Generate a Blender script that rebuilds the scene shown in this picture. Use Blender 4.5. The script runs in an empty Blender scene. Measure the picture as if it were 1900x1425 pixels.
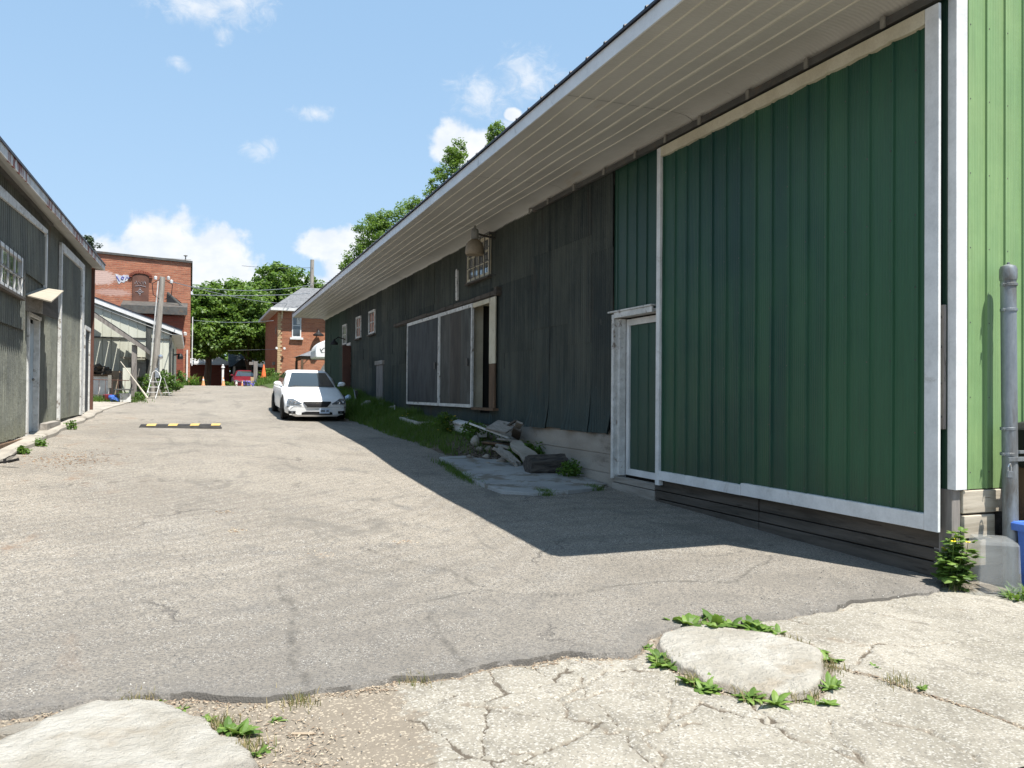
import bpy, bmesh, math, random
import numpy as np
from mathutils import Vector, Matrix, Euler
R_ = math.radians
sc = bpy.context.scene
random.seed(7); rng = np.random.default_rng(7)

# ------------------------------------------------------------------ camera
cam_d = bpy.data.cameras.new('camera'); cam = bpy.data.objects.new('camera', cam_d)
sc.collection.objects.link(cam); sc.camera = cam
cam_d.sensor_width = 36; cam_d.lens = 1500/1900*36; cam_d.clip_end = 3000; cam_d.clip_start = .05
yaw, pitch, roll = R_(21.64), R_(.75), R_(.5)
cF = Vector((math.sin(yaw)*math.cos(pitch), math.cos(yaw)*math.cos(pitch), math.sin(pitch)))
cR0 = Vector((math.cos(yaw), -math.sin(yaw), 0)); cU0 = cR0.cross(cF)
cR = cR0*math.cos(roll)+cU0*math.sin(roll); cU = -cR0*math.sin(roll)+cU0*math.cos(roll)
cam.matrix_world = Matrix(((cR.x, cU.x, -cF.x, 0), (cR.y, cU.y, -cF.y, 0), (cR.z, cU.z, -cF.z, 0), (0, 0, 0, 1)))

# ------------------------------------------------------------------ light and sky
SUN = Vector((.79, -1.91, 4.85)).normalized()
sd = bpy.data.lights.new('sun', 'SUN'); sd.energy = 5.0; sd.angle = R_(.53); sd.color = (1, .955, .88)
so = bpy.data.objects.new('sun', sd); sc.collection.objects.link(so)
so.rotation_euler = SUN.to_track_quat('Z', 'Y').to_euler()
sc.view_settings.view_transform = 'Standard'; sc.view_settings.look = 'None'
sc.view_settings.gamma = 1; sc.view_settings.exposure = .90

class NT:
    def __init__(s, t): s.t = t
    def n(s, typ, ins=None, **kw):
        nd = s.t.nodes.new('ShaderNode'+typ)
        for k, v in kw.items(): setattr(nd, k, v)
        for k, v in (ins or {}).items():
            if isinstance(v, bpy.types.NodeSocket): s.t.links.new(v, nd.inputs[k])
            else: nd.inputs[k].default_value = v
        return nd
    def m(s, op, a, b=0, c=0, clamp=False):
        return s.n('Math', {0: a, 1: b, 2: c}, operation=op, use_clamp=clamp).outputs[0]
    def vm(s, op, a, b=(0, 0, 0)):
        nd = s.n('VectorMath', {0: a, 1: b}, operation=op)
        return nd.outputs['Value'] if op in ('LENGTH', 'DISTANCE', 'DOT_PRODUCT') else nd.outputs[0]
    def noise(s, scale, vec, det=4, rough=.55, dist=0, col=False):
        nd = s.n('TexNoise', {'Scale': scale, 'Vector': vec, 'Detail': det, 'Roughness': rough, 'Distortion': dist})
        return nd.outputs['Color' if col else 0]
    def ss(s, v, a, b):   # smoothstep
        return s.n('MapRange', {0: v, 1: a, 2: b, 3: 0., 4: 1.}, interpolation_type='SMOOTHSTEP').outputs[0]
    def mix(s, f, a, b, mode='MIX'):
        nd = s.n('Mix', data_type='RGBA', blend_type=mode)
        for i, v in ((0, f), (6, a), (7, b)):
            if isinstance(v, bpy.types.NodeSocket): s.t.links.new(v, nd.inputs[i])
            else: nd.inputs[i].default_value = v if i == 0 else c4(v)
        return nd.outputs[2]
    def map(s, vec, sc=(1, 1, 1), loc=(0, 0, 0)):
        return s.n('Mapping', {'Vector': vec, 'Scale': sc, 'Location': loc}).outputs[0]
    def pos(s): return s.n('NewGeometry').outputs['Position']
    def obj(s): return s.n('TexCoord').outputs['Object']
    def isl(s): return s.n('NewGeometry').outputs['Random Per Island']
    def sep(s, v): return s.n('SeparateXYZ', {0: v}).outputs
    def bump(s, h, dist, st=1.): return s.n('Bump', {'Height': h, 'Distance': dist, 'Strength': st}).outputs[0]
    def attr(s, nm): return s.n('Attribute', attribute_name=nm).outputs['Fac']
    def attrc(s, nm): return s.n('Attribute', attribute_name=nm).outputs['Color']
def c4(c): return (c[0], c[1], c[2], 1.)

w = bpy.data.worlds.new('World'); sc.world = w; w.use_nodes = True
wt = w.node_tree; wt.nodes.clear(); N = NT(wt)
sky = N.n('TexSky', sky_type='NISHITA', sun_disc=False, sun_elevation=math.asin(SUN.z),
          sun_rotation=math.atan2(SUN.x, SUN.y), air_density=1.0, dust_density=1.2, ozone_density=1.6, altitude=250)
gen = N.n('TexCoord').outputs['Generated']; dx, dy, dz = N.sep(gen)
az = N.m('ARCTAN2', dx, dy); el = N.m('ARCSINE', dz)
ae = N.n('CombineXYZ', {0: az, 1: el, 2: 0.}).outputs[0]
# clouds given as azimuth, elevation, two radii (radians)
big = [(-.085, .125, .055, .042), (-.03, .145, .048, .055), (.025, .13, .05, .06), (.065, .105, .07, .035), (-.14, .12, .05, .03), (.0, .09, .13, .03),
       (.13, .12, .05, .02), (.19, .165, .05, .034), (.145, .175, .035, .02), (.215, .115, .04, .028), (.245, .14, .03, .03), (.305, .30, .032, .026), (.335, .295, .03, .022), (.375, .335, .012, .008),
       (.50, .2, .08, .05), (.62, .15, .12, .06), (-.9, .3, .3, .06), (1.7, .35, .4, .09), (-2.2, .3, .4, .1), (3.0, .25, .5, .1)]
thin = [(.335, .355, .035, .026), (.395, .375, .036, .032), (.45, .36, .02, .014), (.075, .28, .02, .012), (.0, .42, .052, .02), (.045, .43, .04, .026), (.03, .395, .012, .012), (.135, .325, .026, .008), (-.02, .36, .014, .008), (.37, .325, .014, .007)]
def cloudfield(lst):
    cur = None
    for a, e, ra, re in lst:
        d = N.vm('LENGTH', N.vm('MULTIPLY', N.vm('SUBTRACT', ae, (a, e, 0)), (1/ra, 1/re, 0)))
        cur = d if cur is None else N.m('SMOOTH_MIN', cur, d, .25)
    return cur
n1 = N.noise(26, ae, 7, .58, .2); n2 = N.noise(40, N.map(ae, (1, 1.3, 1), (3, 2, 0)), 7, .66, .6)
dB = N.m('ADD', cloudfield(big), N.m('MULTIPLY', N.m('SUBTRACT', n1, .5), 1.35))
mB = N.n('MapRange', {0: dB, 1: 1.15, 2: .78, 3: 0., 4: .93}, interpolation_type='SMOOTHSTEP').outputs[0]
dT = N.m('ADD', cloudfield(thin), N.m('MULTIPLY', N.m('SUBTRACT', n2, .5), 3.0))
mT = N.n('MapRange', {0: dT, 1: 1.3, 2: -.5, 3: 0., 4: .75}, interpolation_type='SMOOTHSTEP').outputs[0]
msk = N.m('MAXIMUM', mB, mT)
shade = N.ss(N.noise(18, N.map(ae, (1, 1.6, 1), (7, 1, 0)), 5, .6), .3, .7)
ccol = N.mix(shade, (5.7, 6.1, 6.6), (7.1, 7.15, 7.2))
skyc = N.mix(.75, sky.outputs[0], (2.8, 4.5, 6.6))
skyc = N.mix(N.m('MULTIPLY', N.ss(el, .5, .02), .38), skyc, (4.5, 5.9, 7.2))
bg = N.n('Background', {'Color': N.mix(msk, skyc, ccol), 'Strength': .081})
out = N.n('OutputWorld', {0: bg.outputs[0]})
sc.render.engine = 'CYCLES'

# ------------------------------------------------------------------ mesh helpers
class MB:
    def __init__(s): s.v = []; s.f = []
    def add(s, vs, fs):
        o = len(s.v); s.v += [tuple(v) for v in vs]; s.f += [tuple(i+o for i in f) for f in fs]; return s
    def box(s, x0, x1, y0, y1, z0, z1):
        if x0 > x1: x0, x1 = x1, x0
        if y0 > y1: y0, y1 = y1, y0
        if z0 > z1: z0, z1 = z1, z0
        return s.add([(x0,y0,z0),(x1,y0,z0),(x1,y1,z0),(x0,y1,z0),(x0,y0,z1),(x1,y0,z1),(x1,y1,z1),(x0,y1,z1)],
              [(0,3,2,1),(4,5,6,7),(0,1,5,4),(1,2,6,5),(2,3,7,6),(3,0,4,7)])
    def obox(s, c, size, rot=(0, 0, 0), jit=0):
        m = Euler([R_(a) for a in rot]).to_matrix(); h = Vector(size)/2; vs = []
        for z in (-1, 1):
            for x, y in ((-1,-1),(1,-1),(1,1),(-1,1)):
                p = Vector((x*h.x, y*h.y, z*h.z))+Vector([random.uniform(-jit, jit) for _ in range(3)])
                vs.append(Vector(c)+m @ p)
        return s.add(vs, [(0,3,2,1),(4,5,6,7),(0,1,5,4),(1,2,6,5),(2,3,7,6),(3,0,4,7)])
    def tube(s, pts, r, n=8, cap=True):
        pts = [Vector(p) for p in pts]; k = len(pts); rr = r if isinstance(r, (list, tuple)) else [r]*k
        up = None; rings = []
        for i, p in enumerate(pts):
            t = (pts[min(i+1, k-1)]-pts[max(i-1, 0)]).normalized()
            if up is None: up = t.orthogonal().normalized()
            up = (up-t*up.dot(t)).normalized(); b = t.cross(up)
            rings.append([p+(up*math.cos(2*math.pi*j/n)+b*math.sin(2*math.pi*j/n))*rr[i] for j in range(n)])
        vs = [v for q in rings for v in q]; fs = []
        for i in range(k-1):
            for j in range(n): fs.append((i*n+j, i*n+(j+1) % n, (i+1)*n+(j+1) % n, (i+1)*n+j))
        if cap: fs.append(tuple(range(n-1, -1, -1))); fs.append(tuple((k-1)*n+j for j in range(n)))
        return s.add(vs, fs)
    def lathe(s, prof, c=(0, 0, 0), n=16, axis='z', cap=True):
        vs = []; fs = []; k = len(prof)
        for r, h in prof:
            for j in range(n):
                a = 2*math.pi*j/n; x, y = r*math.cos(a), r*math.sin(a)
                p = {'z': (x, y, h), 'y': (x, h, y), 'x': (h, x, y)}[axis]
                vs.append((p[0]+c[0], p[1]+c[1], p[2]+c[2]))
        for i in range(k-1):
            for j in range(n): fs.append((i*n+j, i*n+(j+1) % n, (i+1)*n+(j+1) % n, (i+1)*n+j))
        if cap: fs.append(tuple(range(n-1, -1, -1))); fs.append(tuple((k-1)*n+j for j in range(n)))
        return s.add(vs, fs)
    def prism(s, poly, axis, a, b):
        def P(u, v, h): return {'x': (h, u, v), 'y': (u, h, v), 'z': (u, v, h)}[axis]
        n = len(poly)
        return s.add([P(u, v, a) for u, v in poly]+[P(u, v, b) for u, v in poly],
            [tuple(range(n)), tuple(range(2*n-1, n-1, -1))]+[(i, (i+1) % n, n+(i+1) % n, n+i) for i in range(n)])
    def quadp(s, *p): return s.add(p, [tuple(range(len(p)))])
    def loft(s, rings, close=True, cap=True):
        n = len(rings[0]); vs = [p for r in rings for p in r]; fs = []
        for i in range(len(rings)-1):
            for j in range(n if close else n-1): fs.append((i*n+j, i*n+(j+1) % n, (i+1)*n+(j+1) % n, (i+1)*n+j))
        if cap: fs.append(tuple(range(n-1, -1, -1))); fs.append(tuple((len(rings)-1)*n+j for j in range(n)))
        return s.add(vs, fs)

OFF = {}
COL = sc.collection
def tag(o, label=None, cat=None, group=None, kind=None):
    if label: o['label'] = label
    if cat: o['category'] = cat
    if group: o['group'] = group
    if kind: o['kind'] = kind
    return o
def T(name, label, cat, loc, group=None, rot=(0, 0, 0), local=False):
    o = bpy.data.objects.new(name, None); COL.objects.link(o); o.location = loc; o.rotation_euler = [R_(a) for a in rot]
    o.empty_display_size = .2; OFF[o] = Vector((0, 0, 0)) if local else Vector(loc)
    return tag(o, label, cat, group)
def mkmesh(name, v, f, off=None):
    me = bpy.data.meshes.new(name); v = np.asarray(v, dtype=np.float64).reshape(-1, 3)
    if off is not None: v = v-np.array(off)
    me.from_pydata(v.tolist(), [], f); me.update(); return me
def P(name, mb, mat, parent=None, smooth=None, bevel=0, label=None, cat=None, group=None, kind=None, fixn=True):
    off = OFF[parent] if parent else None
    if parent is None and mb.v and kind is None:
        a = np.array(mb.v); off = Vector((float(a[:, 0].mean()), float(a[:, 1].mean()), float(a[:, 2].min())))
    me = mkmesh(name, mb.v, mb.f, off); me.materials.append(mat)
    if fixn:
        bm = bmesh.new(); bm.from_mesh(me); bmesh.ops.recalc_face_normals(bm, faces=bm.faces); bm.to_mesh(me); bm.free()
    if smooth: me.shade_smooth(); me.set_sharp_from_angle(angle=R_(smooth))
    o = bpy.data.objects.new(name, me); COL.objects.link(o)
    if parent is not None: o.parent = parent; OFF[o] = OFF[parent]
    elif off is not None: o.location = off; OFF[o] = off
    else: OFF[o] = Vector((0, 0, 0))
    if bevel:
        b = o.modifiers.new('bevel', 'BEVEL'); b.width = bevel; b.segments = 2; b.limit_method = 'ANGLE'; b.angle_limit = R_(40)
    return tag(o, label, cat, group, kind)
def arr_obj(name, V, F4, mat, parent=None, kind=None, **kw):
    """V (n,3), F (m,k) arrays"""
    off = OFF[parent] if parent else None
    if off is not None: V = V-np.array(off)
    me = bpy.data.meshes.new(name); k = F4.shape[1]; m = len(F4)
    me.vertices.add(len(V)); me.vertices.foreach_set('co', V.astype(np.float32).ravel())
    me.loops.add(m*k); me.loops.foreach_set('vertex_index', F4.astype(np.int32).ravel())
    me.polygons.add(m); me.polygons.foreach_set('loop_start', np.arange(0, m*k, k, dtype=np.int32))
    try: me.polygons.foreach_set('loop_total', np.full(m, k, dtype=np.int32))
    except Exception: pass
    me.update(calc_edges=True); me.validate(); me.materials.append(mat)
    o = bpy.data.objects.new(name, me); COL.objects.link(o)
    if parent is not None: o.parent = parent; OFF[o] = OFF[parent]
    return tag(o, kind=kind, **kw)
def copy_tree(o, parent=None):
    c = o.copy(); COL.objects.link(c)
    if parent is not None: c.parent = parent
    OFF[c] = OFF[o]
    for ch in list(o.children): copy_tree(ch, c)
    return c

# ------------------------------------------------------------------ materials
def mat(name, fn):
    m = bpy.data.materials.new(name); m.use_nodes = True; t = m.node_tree; t.nodes.clear(); n = NT(t)
    r = fn(n); o = n.n('OutputMaterial')
    if isinstance(r, dict):
        b = n.n('BsdfPrincipled', {k: (c4(v) if isinstance(v, tuple) and len(v) == 3 and 'Color' in k else v) for k, v in r.items()}).outputs[0]
    else: b = r
    t.links.new(b, o.inputs[0]); return m
def varied(name, a, b, rough=.7, scale=3., bump=.0, spec=.3, metal=0., fine=60, dirt=None, dscale=1.4, dth=(.52, .72), stretch=(1, 1, 1)):
    def f(n):
        p = n.map(n.pos(), stretch); c = n.mix(n.ss(n.noise(scale, p, 6, .6), .3, .7), a, b)
        if dirt: c = n.mix(n.ss(n.noise(dscale, p, 7, .7, .4), *dth), c, dirt)
        h = n.noise(fine, p, 3, .6); c = n.mix(.25, c, n.mix(h, (0, 0, 0), (1, 1, 1)), 'OVERLAY')
        d = {'Base Color': c, 'Roughness': n.m('ADD', n.m('MULTIPLY', h, .15), rough-.07), 'Specular IOR Level': spec, 'Metallic': metal}
        if bump: d['Normal'] = n.bump(h, bump)
        return d
    return mat(name, f)

def m_asphalt(n):
    p = n.pos()
    wp = n.vm('ADD', p, n.vm('SCALE', n.noise(1.7, p, 5, .6, col=True)))
    v = n.n('TexVoronoi', {'Scale': 95., 'Vector': p, 'Randomness': 1.}); cell = n.sep(v.outputs['Color'])[0]
    v2 = n.n('TexVoronoi', {'Scale': 58., 'Vector': n.vm('ADD', p, n.vm('SCALE', n.noise(30, p, 2, .5, col=True)))}); cell2 = n.sep(v2.outputs['Color'])[1]
    c = n.mix(n.ss(n.noise(.55, p, 6, .62), .34, .68), (.24, .212, .174), (.33, .293, .24))
    c = n.mix(n.ss(n.noise(2.3, p, 7, .7, .5), .5, .74), c, (.19, .174, .152))
    c = n.mix(n.m('MULTIPLY', n.ss(n.noise(.9, n.map(p, (1, .45, 1), (5, 3, 0)), 5, .6), .55, .72), .5), c, (.33, .305, .265))
    c = n.mix(n.ss(cell, .35, .75), c, n.mix(.75, c, (.10, .094, .085)))
    c = n.mix(n.m('MULTIPLY', n.m('GREATER_THAN', cell2, .86), n.m('LESS_THAN', v2.outputs['Distance'], .34)), c, n.mix(n.noise(4, p, 3), (.34, .32, .29), (.62, .6, .56)))
    vz = n.n('TexVoronoi', {'Scale': 92., 'Vector': n.map(p, (1, 1, 1), (3, 1, 0))}); cz = n.sep(vz.outputs['Color'])[2]
    c = n.mix(n.m('MULTIPLY', n.m('MULTIPLY', n.m('GREATER_THAN', cz, .8), n.m('LESS_THAN', vz.outputs['Distance'], .40)), n.m('ADD', .5, n.m('MULTIPLY', n.ss(n.noise(1.6, p, 4, .6), .3, .6), .4))), c, (.52, .50, .46))
    c = n.mix(n.m('MULTIPLY', n.m('GREATER_THAN', cell, .9), n.m('LESS_THAN', v.outputs['Distance'], .4)), c, (.045, .045, .045))
    y = n.sep(p)[1]
    c = n.mix(n.m('MULTIPLY', n.attr('edge'), .6), c, (.12, .115, .11))
    c = n.mix(n.m('MULTIPLY', n.ss(n.m('ADD', y, n.m('MULTIPLY', n.noise(.9, p, 5, .6), 3.)), 10.5, 5.2), .52), c, (.128, .120, .110))
    c = n.mix(n.m('MULTIPLY', n.ss(n.noise(1.6, n.map(p, (.7, .35, 1), (2, 8, 0)), 8, .78, .8), .54, .64), .55), c, (.125, .116, .102))
    c = n.mix(n.m('MULTIPLY', n.attr('crk'), n.ss(n.noise(5, p, 5, .7), .28, .5)), c, (.075, .07, .062))
    c = n.mix(n.m('MULTIPLY', n.ss(n.m('ADD', n.attr('rim'), n.m('MULTIPLY', n.m('SUBTRACT', n.noise(22, p, 7, .8), .5), 1.7)), .45, .75), .8), c, (.06, .055, .048))
    # thin wandering cracks
    cr = n.n('TexVoronoi', {'Scale': .36, 'Vector': n.vm('ADD', p, n.vm('MULTIPLY', n.noise(1.1, p, 6, .65, col=True), (1.6, 1.6, 0))), 'Randomness': 1.}, feature='DISTANCE_TO_EDGE').outputs[0]
    brk = n.ss(n.noise(.7, n.map(p, (1, 1, 1), (9, 4, 0)), 3, .5), .5, .62)
    crm = n.m('MULTIPLY', n.m('MULTIPLY', n.ss(cr, .008, .001), brk), .75)
    c = n.mix(crm, c, (.12, .11, .1))
    # rusty leaf litter and stains along the left kerb
    c = n.mix(n.m('MULTIPLY', n.m('MULTIPLY', n.ss(n.noise(1.3, n.map(p, (1, .6, 1)), 8, .75, .6), .56, .68), n.ss(n.sep(p)[0], .2, -2.2)), .65), c, (.2, .12, .07))
    h = n.m('ADD', n.m('MULTIPLY', v.outputs['Distance'], .8), n.m('MULTIPLY', n.noise(25, p, 5, .7), 1.6))
    h = n.m('SUBTRACT', h, n.m('MULTIPLY', crm, 3))
    return {'Base Color': c, 'Roughness': .86, 'Specular IOR Level': .25, 'Normal': n.bump(h, .006, .9)}
A_ = {}
A_['asphalt'] = mat('asphalt', m_asphalt)
def m_apron(n):
    p = n.pos()
    v = n.n('TexVoronoi', {'Scale': 110., 'Vector': p}); cell = n.sep(v.outputs['Color'])[0]
    nz = n.noise(5.5, n.map(p, (1.4, .8, 1)), 9, .76)
    conc = n.mix(n.ss(n.noise(1.3, p, 6, .65), .35, .66), (.245, .225, .185), (.33, .303, .253))
    conc = n.mix(n.ss(nz, .48, .66), conc, (.20, .182, .15))
    conc = n.mix(n.m('MULTIPLY', n.m('GREATER_THAN', cell, .82), .55), conc, (.47, .45, .41))
    conc = n.mix(n.m('MULTIPLY', n.m('LESS_THAN', cell, .12), .5), conc, (.13, .12, .105))
    dirtc = n.mix(n.noise(9, p, 7, .7), (.155, .13, .10), (.26, .225, .18))
    dirtc = n.mix(n.m('GREATER_THAN', cell, .86), dirtc, (.36, .31, .24))
    d = n.ss(n.m('ADD', n.attr('dirt'), n.m('MULTIPLY', n.m('SUBTRACT', n.noise(11, p, 7, .7), .5), 1.1)), .42, .6)
    c = n.mix(d, conc, dirtc)
    c = n.mix(n.ss(n.m('ADD', n.attr('crk'), n.m('MULTIPLY', n.m('SUBTRACT', n.noise(38, p, 4, .7), .5), .9)), .38, .72), c, (.105, .088, .068))
    h = n.m('ADD', n.noise(60, p, 5, .75), n.m('MULTIPLY', nz, 1.5))
    return {'Base Color': c, 'Roughness': .9, 'Specular IOR Level': .2, 'Normal': n.bump(h, .007, .9)}
A_['apron'] = mat('broken_concrete', m_apron)
def m_boulder(n):
    p = n.pos()
    c = n.mix(n.ss(n.noise(3, p, 7, .65, .4), .35, .68), (.46, .425, .36), (.62, .59, .525))
    c = n.mix(n.ss(n.noise(16, n.map(p, (1, 1.5, 1)), 7, .75), .56, .74), c, (.37, .33, .27))
    c = n.mix(n.m('MULTIPLY', n.ss(n.noise(2.2, n.map(p, (1, 1, 1), (4, 0, 0)), 4, .6), .6, .7), .35), c, (.36, .27, .17))
    sp = n.noise(24, n.map(p, (1, 1.4, 1), (2, 7, 0)), 8, .82)
    c = n.mix(n.m('MULTIPLY', n.ss(sp, .60, .70), .6), c, (.27, .24, .2)); c = n.mix(n.m('MULTIPLY', n.ss(n.noise(60, p, 3, .7), .70, .76), .7), c, (.12, .105, .09))
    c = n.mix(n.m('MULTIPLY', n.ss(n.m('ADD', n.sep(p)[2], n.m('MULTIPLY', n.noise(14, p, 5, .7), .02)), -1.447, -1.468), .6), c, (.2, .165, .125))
    h = n.m('ADD', n.m('MULTIPLY', n.noise(45, p, 6, .75), 1.4), n.m('MULTIPLY', n.noise(9, p, 6, .7), 3.5))
    return {'Base Color': c, 'Roughness': .9, 'Specular IOR Level': .2, 'Normal': n.bump(h, .02, 1.)}
A_['boulder'] = mat('limestone', m_boulder)
A_['earth'] = varied('earth', (.12, .095, .07), (.2, .165, .12), .95, 2.5, .02, dirt=(.05, .08, .02), dscale=.5)
A_['grassg'] = varied('grassy_ground', (.045, .075, .02), (.09, .12, .035), .95, 3, .03)
A_['conc'] = varied('concrete', (.27, .245, .21), (.37, .34, .29), .88, 2.2, .004, fine=90, dirt=(.17, .145, .115))
A_['slabc'] = varied('pale_slab', (.28, .285, .28), (.38, .38, .37), .88, 1.6, .004, fine=70, dirt=(.2, .18, .15), dscale=2.2, dth=(.5, .6))
A_['found'] = varied('foundation', (.27, .245, .21), (.38, .345, .30), .9, 1.5, .004, fine=70, dirt=(.12, .1, .08), stretch=(1, .5, 1.6))
def m_rib(name, lo, hi, seam=(.02, .05, .035), fade=.5, pitch=.03, metal=0.0, rust=0, axis=1, fz=(-1.1, 1.6), rough=.42, fy=None, horiz=False):
    def f(n):
        p = n.pos(); x, y, z = n.sep(p); u = (x, y)[axis]
        st = n.noise(2.2, n.map(p, (1, 1, .12)), 6, .65)
        big = n.noise(.7, p, 4, .6)
        g = n.m('ADD', n.m('MULTIPLY', big, .55), n.m('MULTIPLY', st, .55))
        pr = n.attr('tone')
        g = n.m('ADD', g, n.m('MULTIPLY', n.m('SUBTRACT', pr, .5), .16))
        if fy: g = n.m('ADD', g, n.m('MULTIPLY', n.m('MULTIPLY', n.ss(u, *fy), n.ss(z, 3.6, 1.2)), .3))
        c = n.mix(n.ss(g, .5-fade*.5+.06, .5+fade*.5+.06), lo, hi)
        fines = n.noise(26, n.map(p, (1, 1, .06)), 4, .7)
        c = n.mix(.22, c, n.mix(fines, (.0, .0, .0), (1, 1, 1)), 'OVERLAY')
        spots = n.ss(n.noise(17, n.map(p, (1, 1, .4)), 6, .75), .66, .74)
        c = n.mix(n.m('MULTIPLY', spots, .5), c, seam)
        if rust:
            rr = n.m('MULTIPLY', n.ss(n.noise(1.7, n.map(p, (1, 1, .1), (3, 3, 0)), 6, .7, .3), .66-rust, .78-rust), .7)
            c = n.mix(rr, c, (.16, .075, .04))
        c = n.mix(n.m('MULTIPLY', n.attr('grv'), .85), c, seam)
        gm_ = n.m('MULTIPLY', n.ss(n.m('ADD', z, n.m('MULTIPLY', n.noise(3.5, n.map(p, (1, 1, .5)), 6, .7), 1.1)), .1, -.75), .55); c = n.mix(gm_, c, (.045, .06, .035))
        ms = n.m('SINE', n.m('MULTIPLY', u, 2*math.pi/pitch))
        h = n.m('ADD', n.m('MULTIPLY', ms, .5), n.m('MULTIPLY', n.noise(3.2, p, 3, .5), 4.))
        return {'Base Color': c, 'Roughness': n.m('ADD', rough-.06, n.m('MULTIPLY', fines, .18)), 'Metallic': metal, 'Specular IOR Level': .42,
                'Normal': n.bump(h, .0022, .8)}
    return mat(name, f)
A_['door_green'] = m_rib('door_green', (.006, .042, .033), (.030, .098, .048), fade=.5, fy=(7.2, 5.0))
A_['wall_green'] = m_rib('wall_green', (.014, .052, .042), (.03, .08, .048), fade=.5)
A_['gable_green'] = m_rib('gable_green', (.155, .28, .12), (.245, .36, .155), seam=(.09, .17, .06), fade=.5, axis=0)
def m_dark(n):
    p = n.pos(); x, y, z = n.sep(p); t = n.attr('tone')
    g = n.m('ADD', n.m('MULTIPLY', n.noise(.5, p, 4, .6), .4), n.m('MULTIPLY', n.noise(5.5, n.map(p, (1, 1, .07)), 6, .75), .6))
    g = n.m('ADD', g, n.m('MULTIPLY', n.m('SUBTRACT', t, .5), .1))
    c = n.mix(n.ss(g, .34, .66), (.026, .034, .032), (.085, .092, .074))
    c = n.mix(n.m('MULTIPLY', n.ss(n.m('ADD', z, n.m('MULTIPLY', n.noise(1.2, p, 4, .6), 2.2)), 1.9, -.2), .8), c, (.036, .066, .068))
    c = n.mix(n.m('MULTIPLY', n.ss(y, 30.5, 34.5), .8), c, (.045, .08, .055))
    sp = n.ss(n.noise(9, n.map(p, (1, 1, .35)), 7, .78), .6, .72); c = n.mix(n.m('MULTIPLY', sp, .5), c, (.15, .15, .13))
    c = n.mix(n.m('MULTIPLY', n.ss(n.noise(1.3, n.map(p, (1, 1, .2), (3, 9, 0)), 6, .7), .6, .72), .5), c, (.075, .055, .04))
    c = n.mix(n.m('MULTIPLY', n.attr('grv'), .8), c, (.013, .017, .016))
    return {'Base Color': c, 'Roughness': .62, 'Specular IOR Level': .3, 'Normal': n.bump(n.noise(3.5, p, 5, .6), .035, .9)}
A_['dark_siding'] = mat('dark_siding', m_dark)
def m_left(n):
    p = n.pos(); x, y, z = n.sep(p)
    g = n.m('ADD', n.m('MULTIPLY', n.noise(.8, p, 4, .6), .5), n.m('MULTIPLY', n.noise(3, n.map(p, (1, 1, .12)), 6, .7), .5))
    c = n.mix(n.ss(g, .38, .62), (.11, .117, .105), (.185, .192, .16))
    c = n.mix(n.m('MULTIPLY', n.ss(n.noise(6, n.map(p, (1, 1, .3)), 7, .75), .56, .7), .6), c, (.075, .085, .062))
    # long rusty run-off streaks that follow the ribs
    c = n.mix(n.m('MULTIPLY', n.ss(n.noise(1.1, n.map(p, (1, 1.3, .13), (0, 1.2, 0)), 5, .65, .3), .6, .7), .6), c, (.17, .09, .05))
    gr = n.m('MULTIPLY', n.ss(n.m('ADD', z, n.m('MULTIPLY', n.noise(2.5, p, 5, .6), 1.2)), .4, -.5), .4); c = n.mix(gr, c, (.14, .14, .075))
    c = n.mix(n.m('MULTIPLY', n.attr('grv'), .95), c, (.03, .034, .03))
    return {'Base Color': c, 'Roughness': .5, 'Specular IOR Level': .4, 'Normal': n.bump(n.noise(2.5, p, 5, .6), .04, .8)}
A_['left_siding'] = mat('left_siding', m_left)
A_['white'] = varied('white_trim', (.60, .605, .60), (.74, .745, .74), .5, 4, .001, fine=40, dirt=(.42, .41, .38), dscale=2.5, dth=(.6, .76))
A_['oldwhite'] = varied('worn_white_paint', (.50, .50, .48), (.68, .68, .66), .65, 7, .002, fine=50, dirt=(.22, .19, .16), dscale=6, dth=(.55, .66))
A_['cream'] = varied('cream_paint', (.50, .45, .33), (.62, .57, .44), .6, 3, .001, dirt=(.3, .25, .18), dscale=3, dth=(.6, .76))
A_['soffit'] = varied('soffit_metal', (.58, .55, .49), (.70, .67, .61), .5, .8, .0015, fine=20, dirt=(.45, .41, .34), dscale=.9, dth=(.6, .8))
A_['soffit_rib'] = varied('soffit_rib', (.54, .52, .455), (.60, .58, .51), .45, 2)
A_['fascia'] = varied('fascia_metal', (.60, .61, .62), (.72, .73, .74), .42, 2, .001, dirt=(.42, .42, .42), dscale=5, dth=(.6, .72))
def m_rustfascia(n):
    p = n.pos(); y = n.sep(p)[1]
    c = n.mix(n.ss(n.noise(3, p, 5, .6), .35, .65), (.50, .49, .46), (.64, .63, .61))
    seg = n.ss(n.noise(.6, n.map(p, (1, 1, .05)), 2, .5), .44, .52); st = n.ss(n.noise(5.5, n.map(p, (1, 1, .25)), 5, .7, .5), .46, .54)
    c = n.mix(n.m('MULTIPLY', seg, st), c, (.24, .075, .05)); return {'Base Color': c, 'Roughness': .6, 'Specular IOR Level': .3}
A_['rustfascia'] = mat('rusty_fascia', m_rustfascia)
A_['roofdark'] = varied('dark_roof_metal', (.018, .02, .03), (.04, .04, .055), .5, 3, spec=.4)
A_['rail'] = varied('dark_steel', (.06, .06, .058), (.10, .098, .09), .55, 4, spec=.4, dirt=(.14, .10, .07), dscale=6)
A_['railbr'] = varied('rail_bracket_steel', (.2, .19, .17), (.28, .27, .24), .5, 6)
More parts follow.
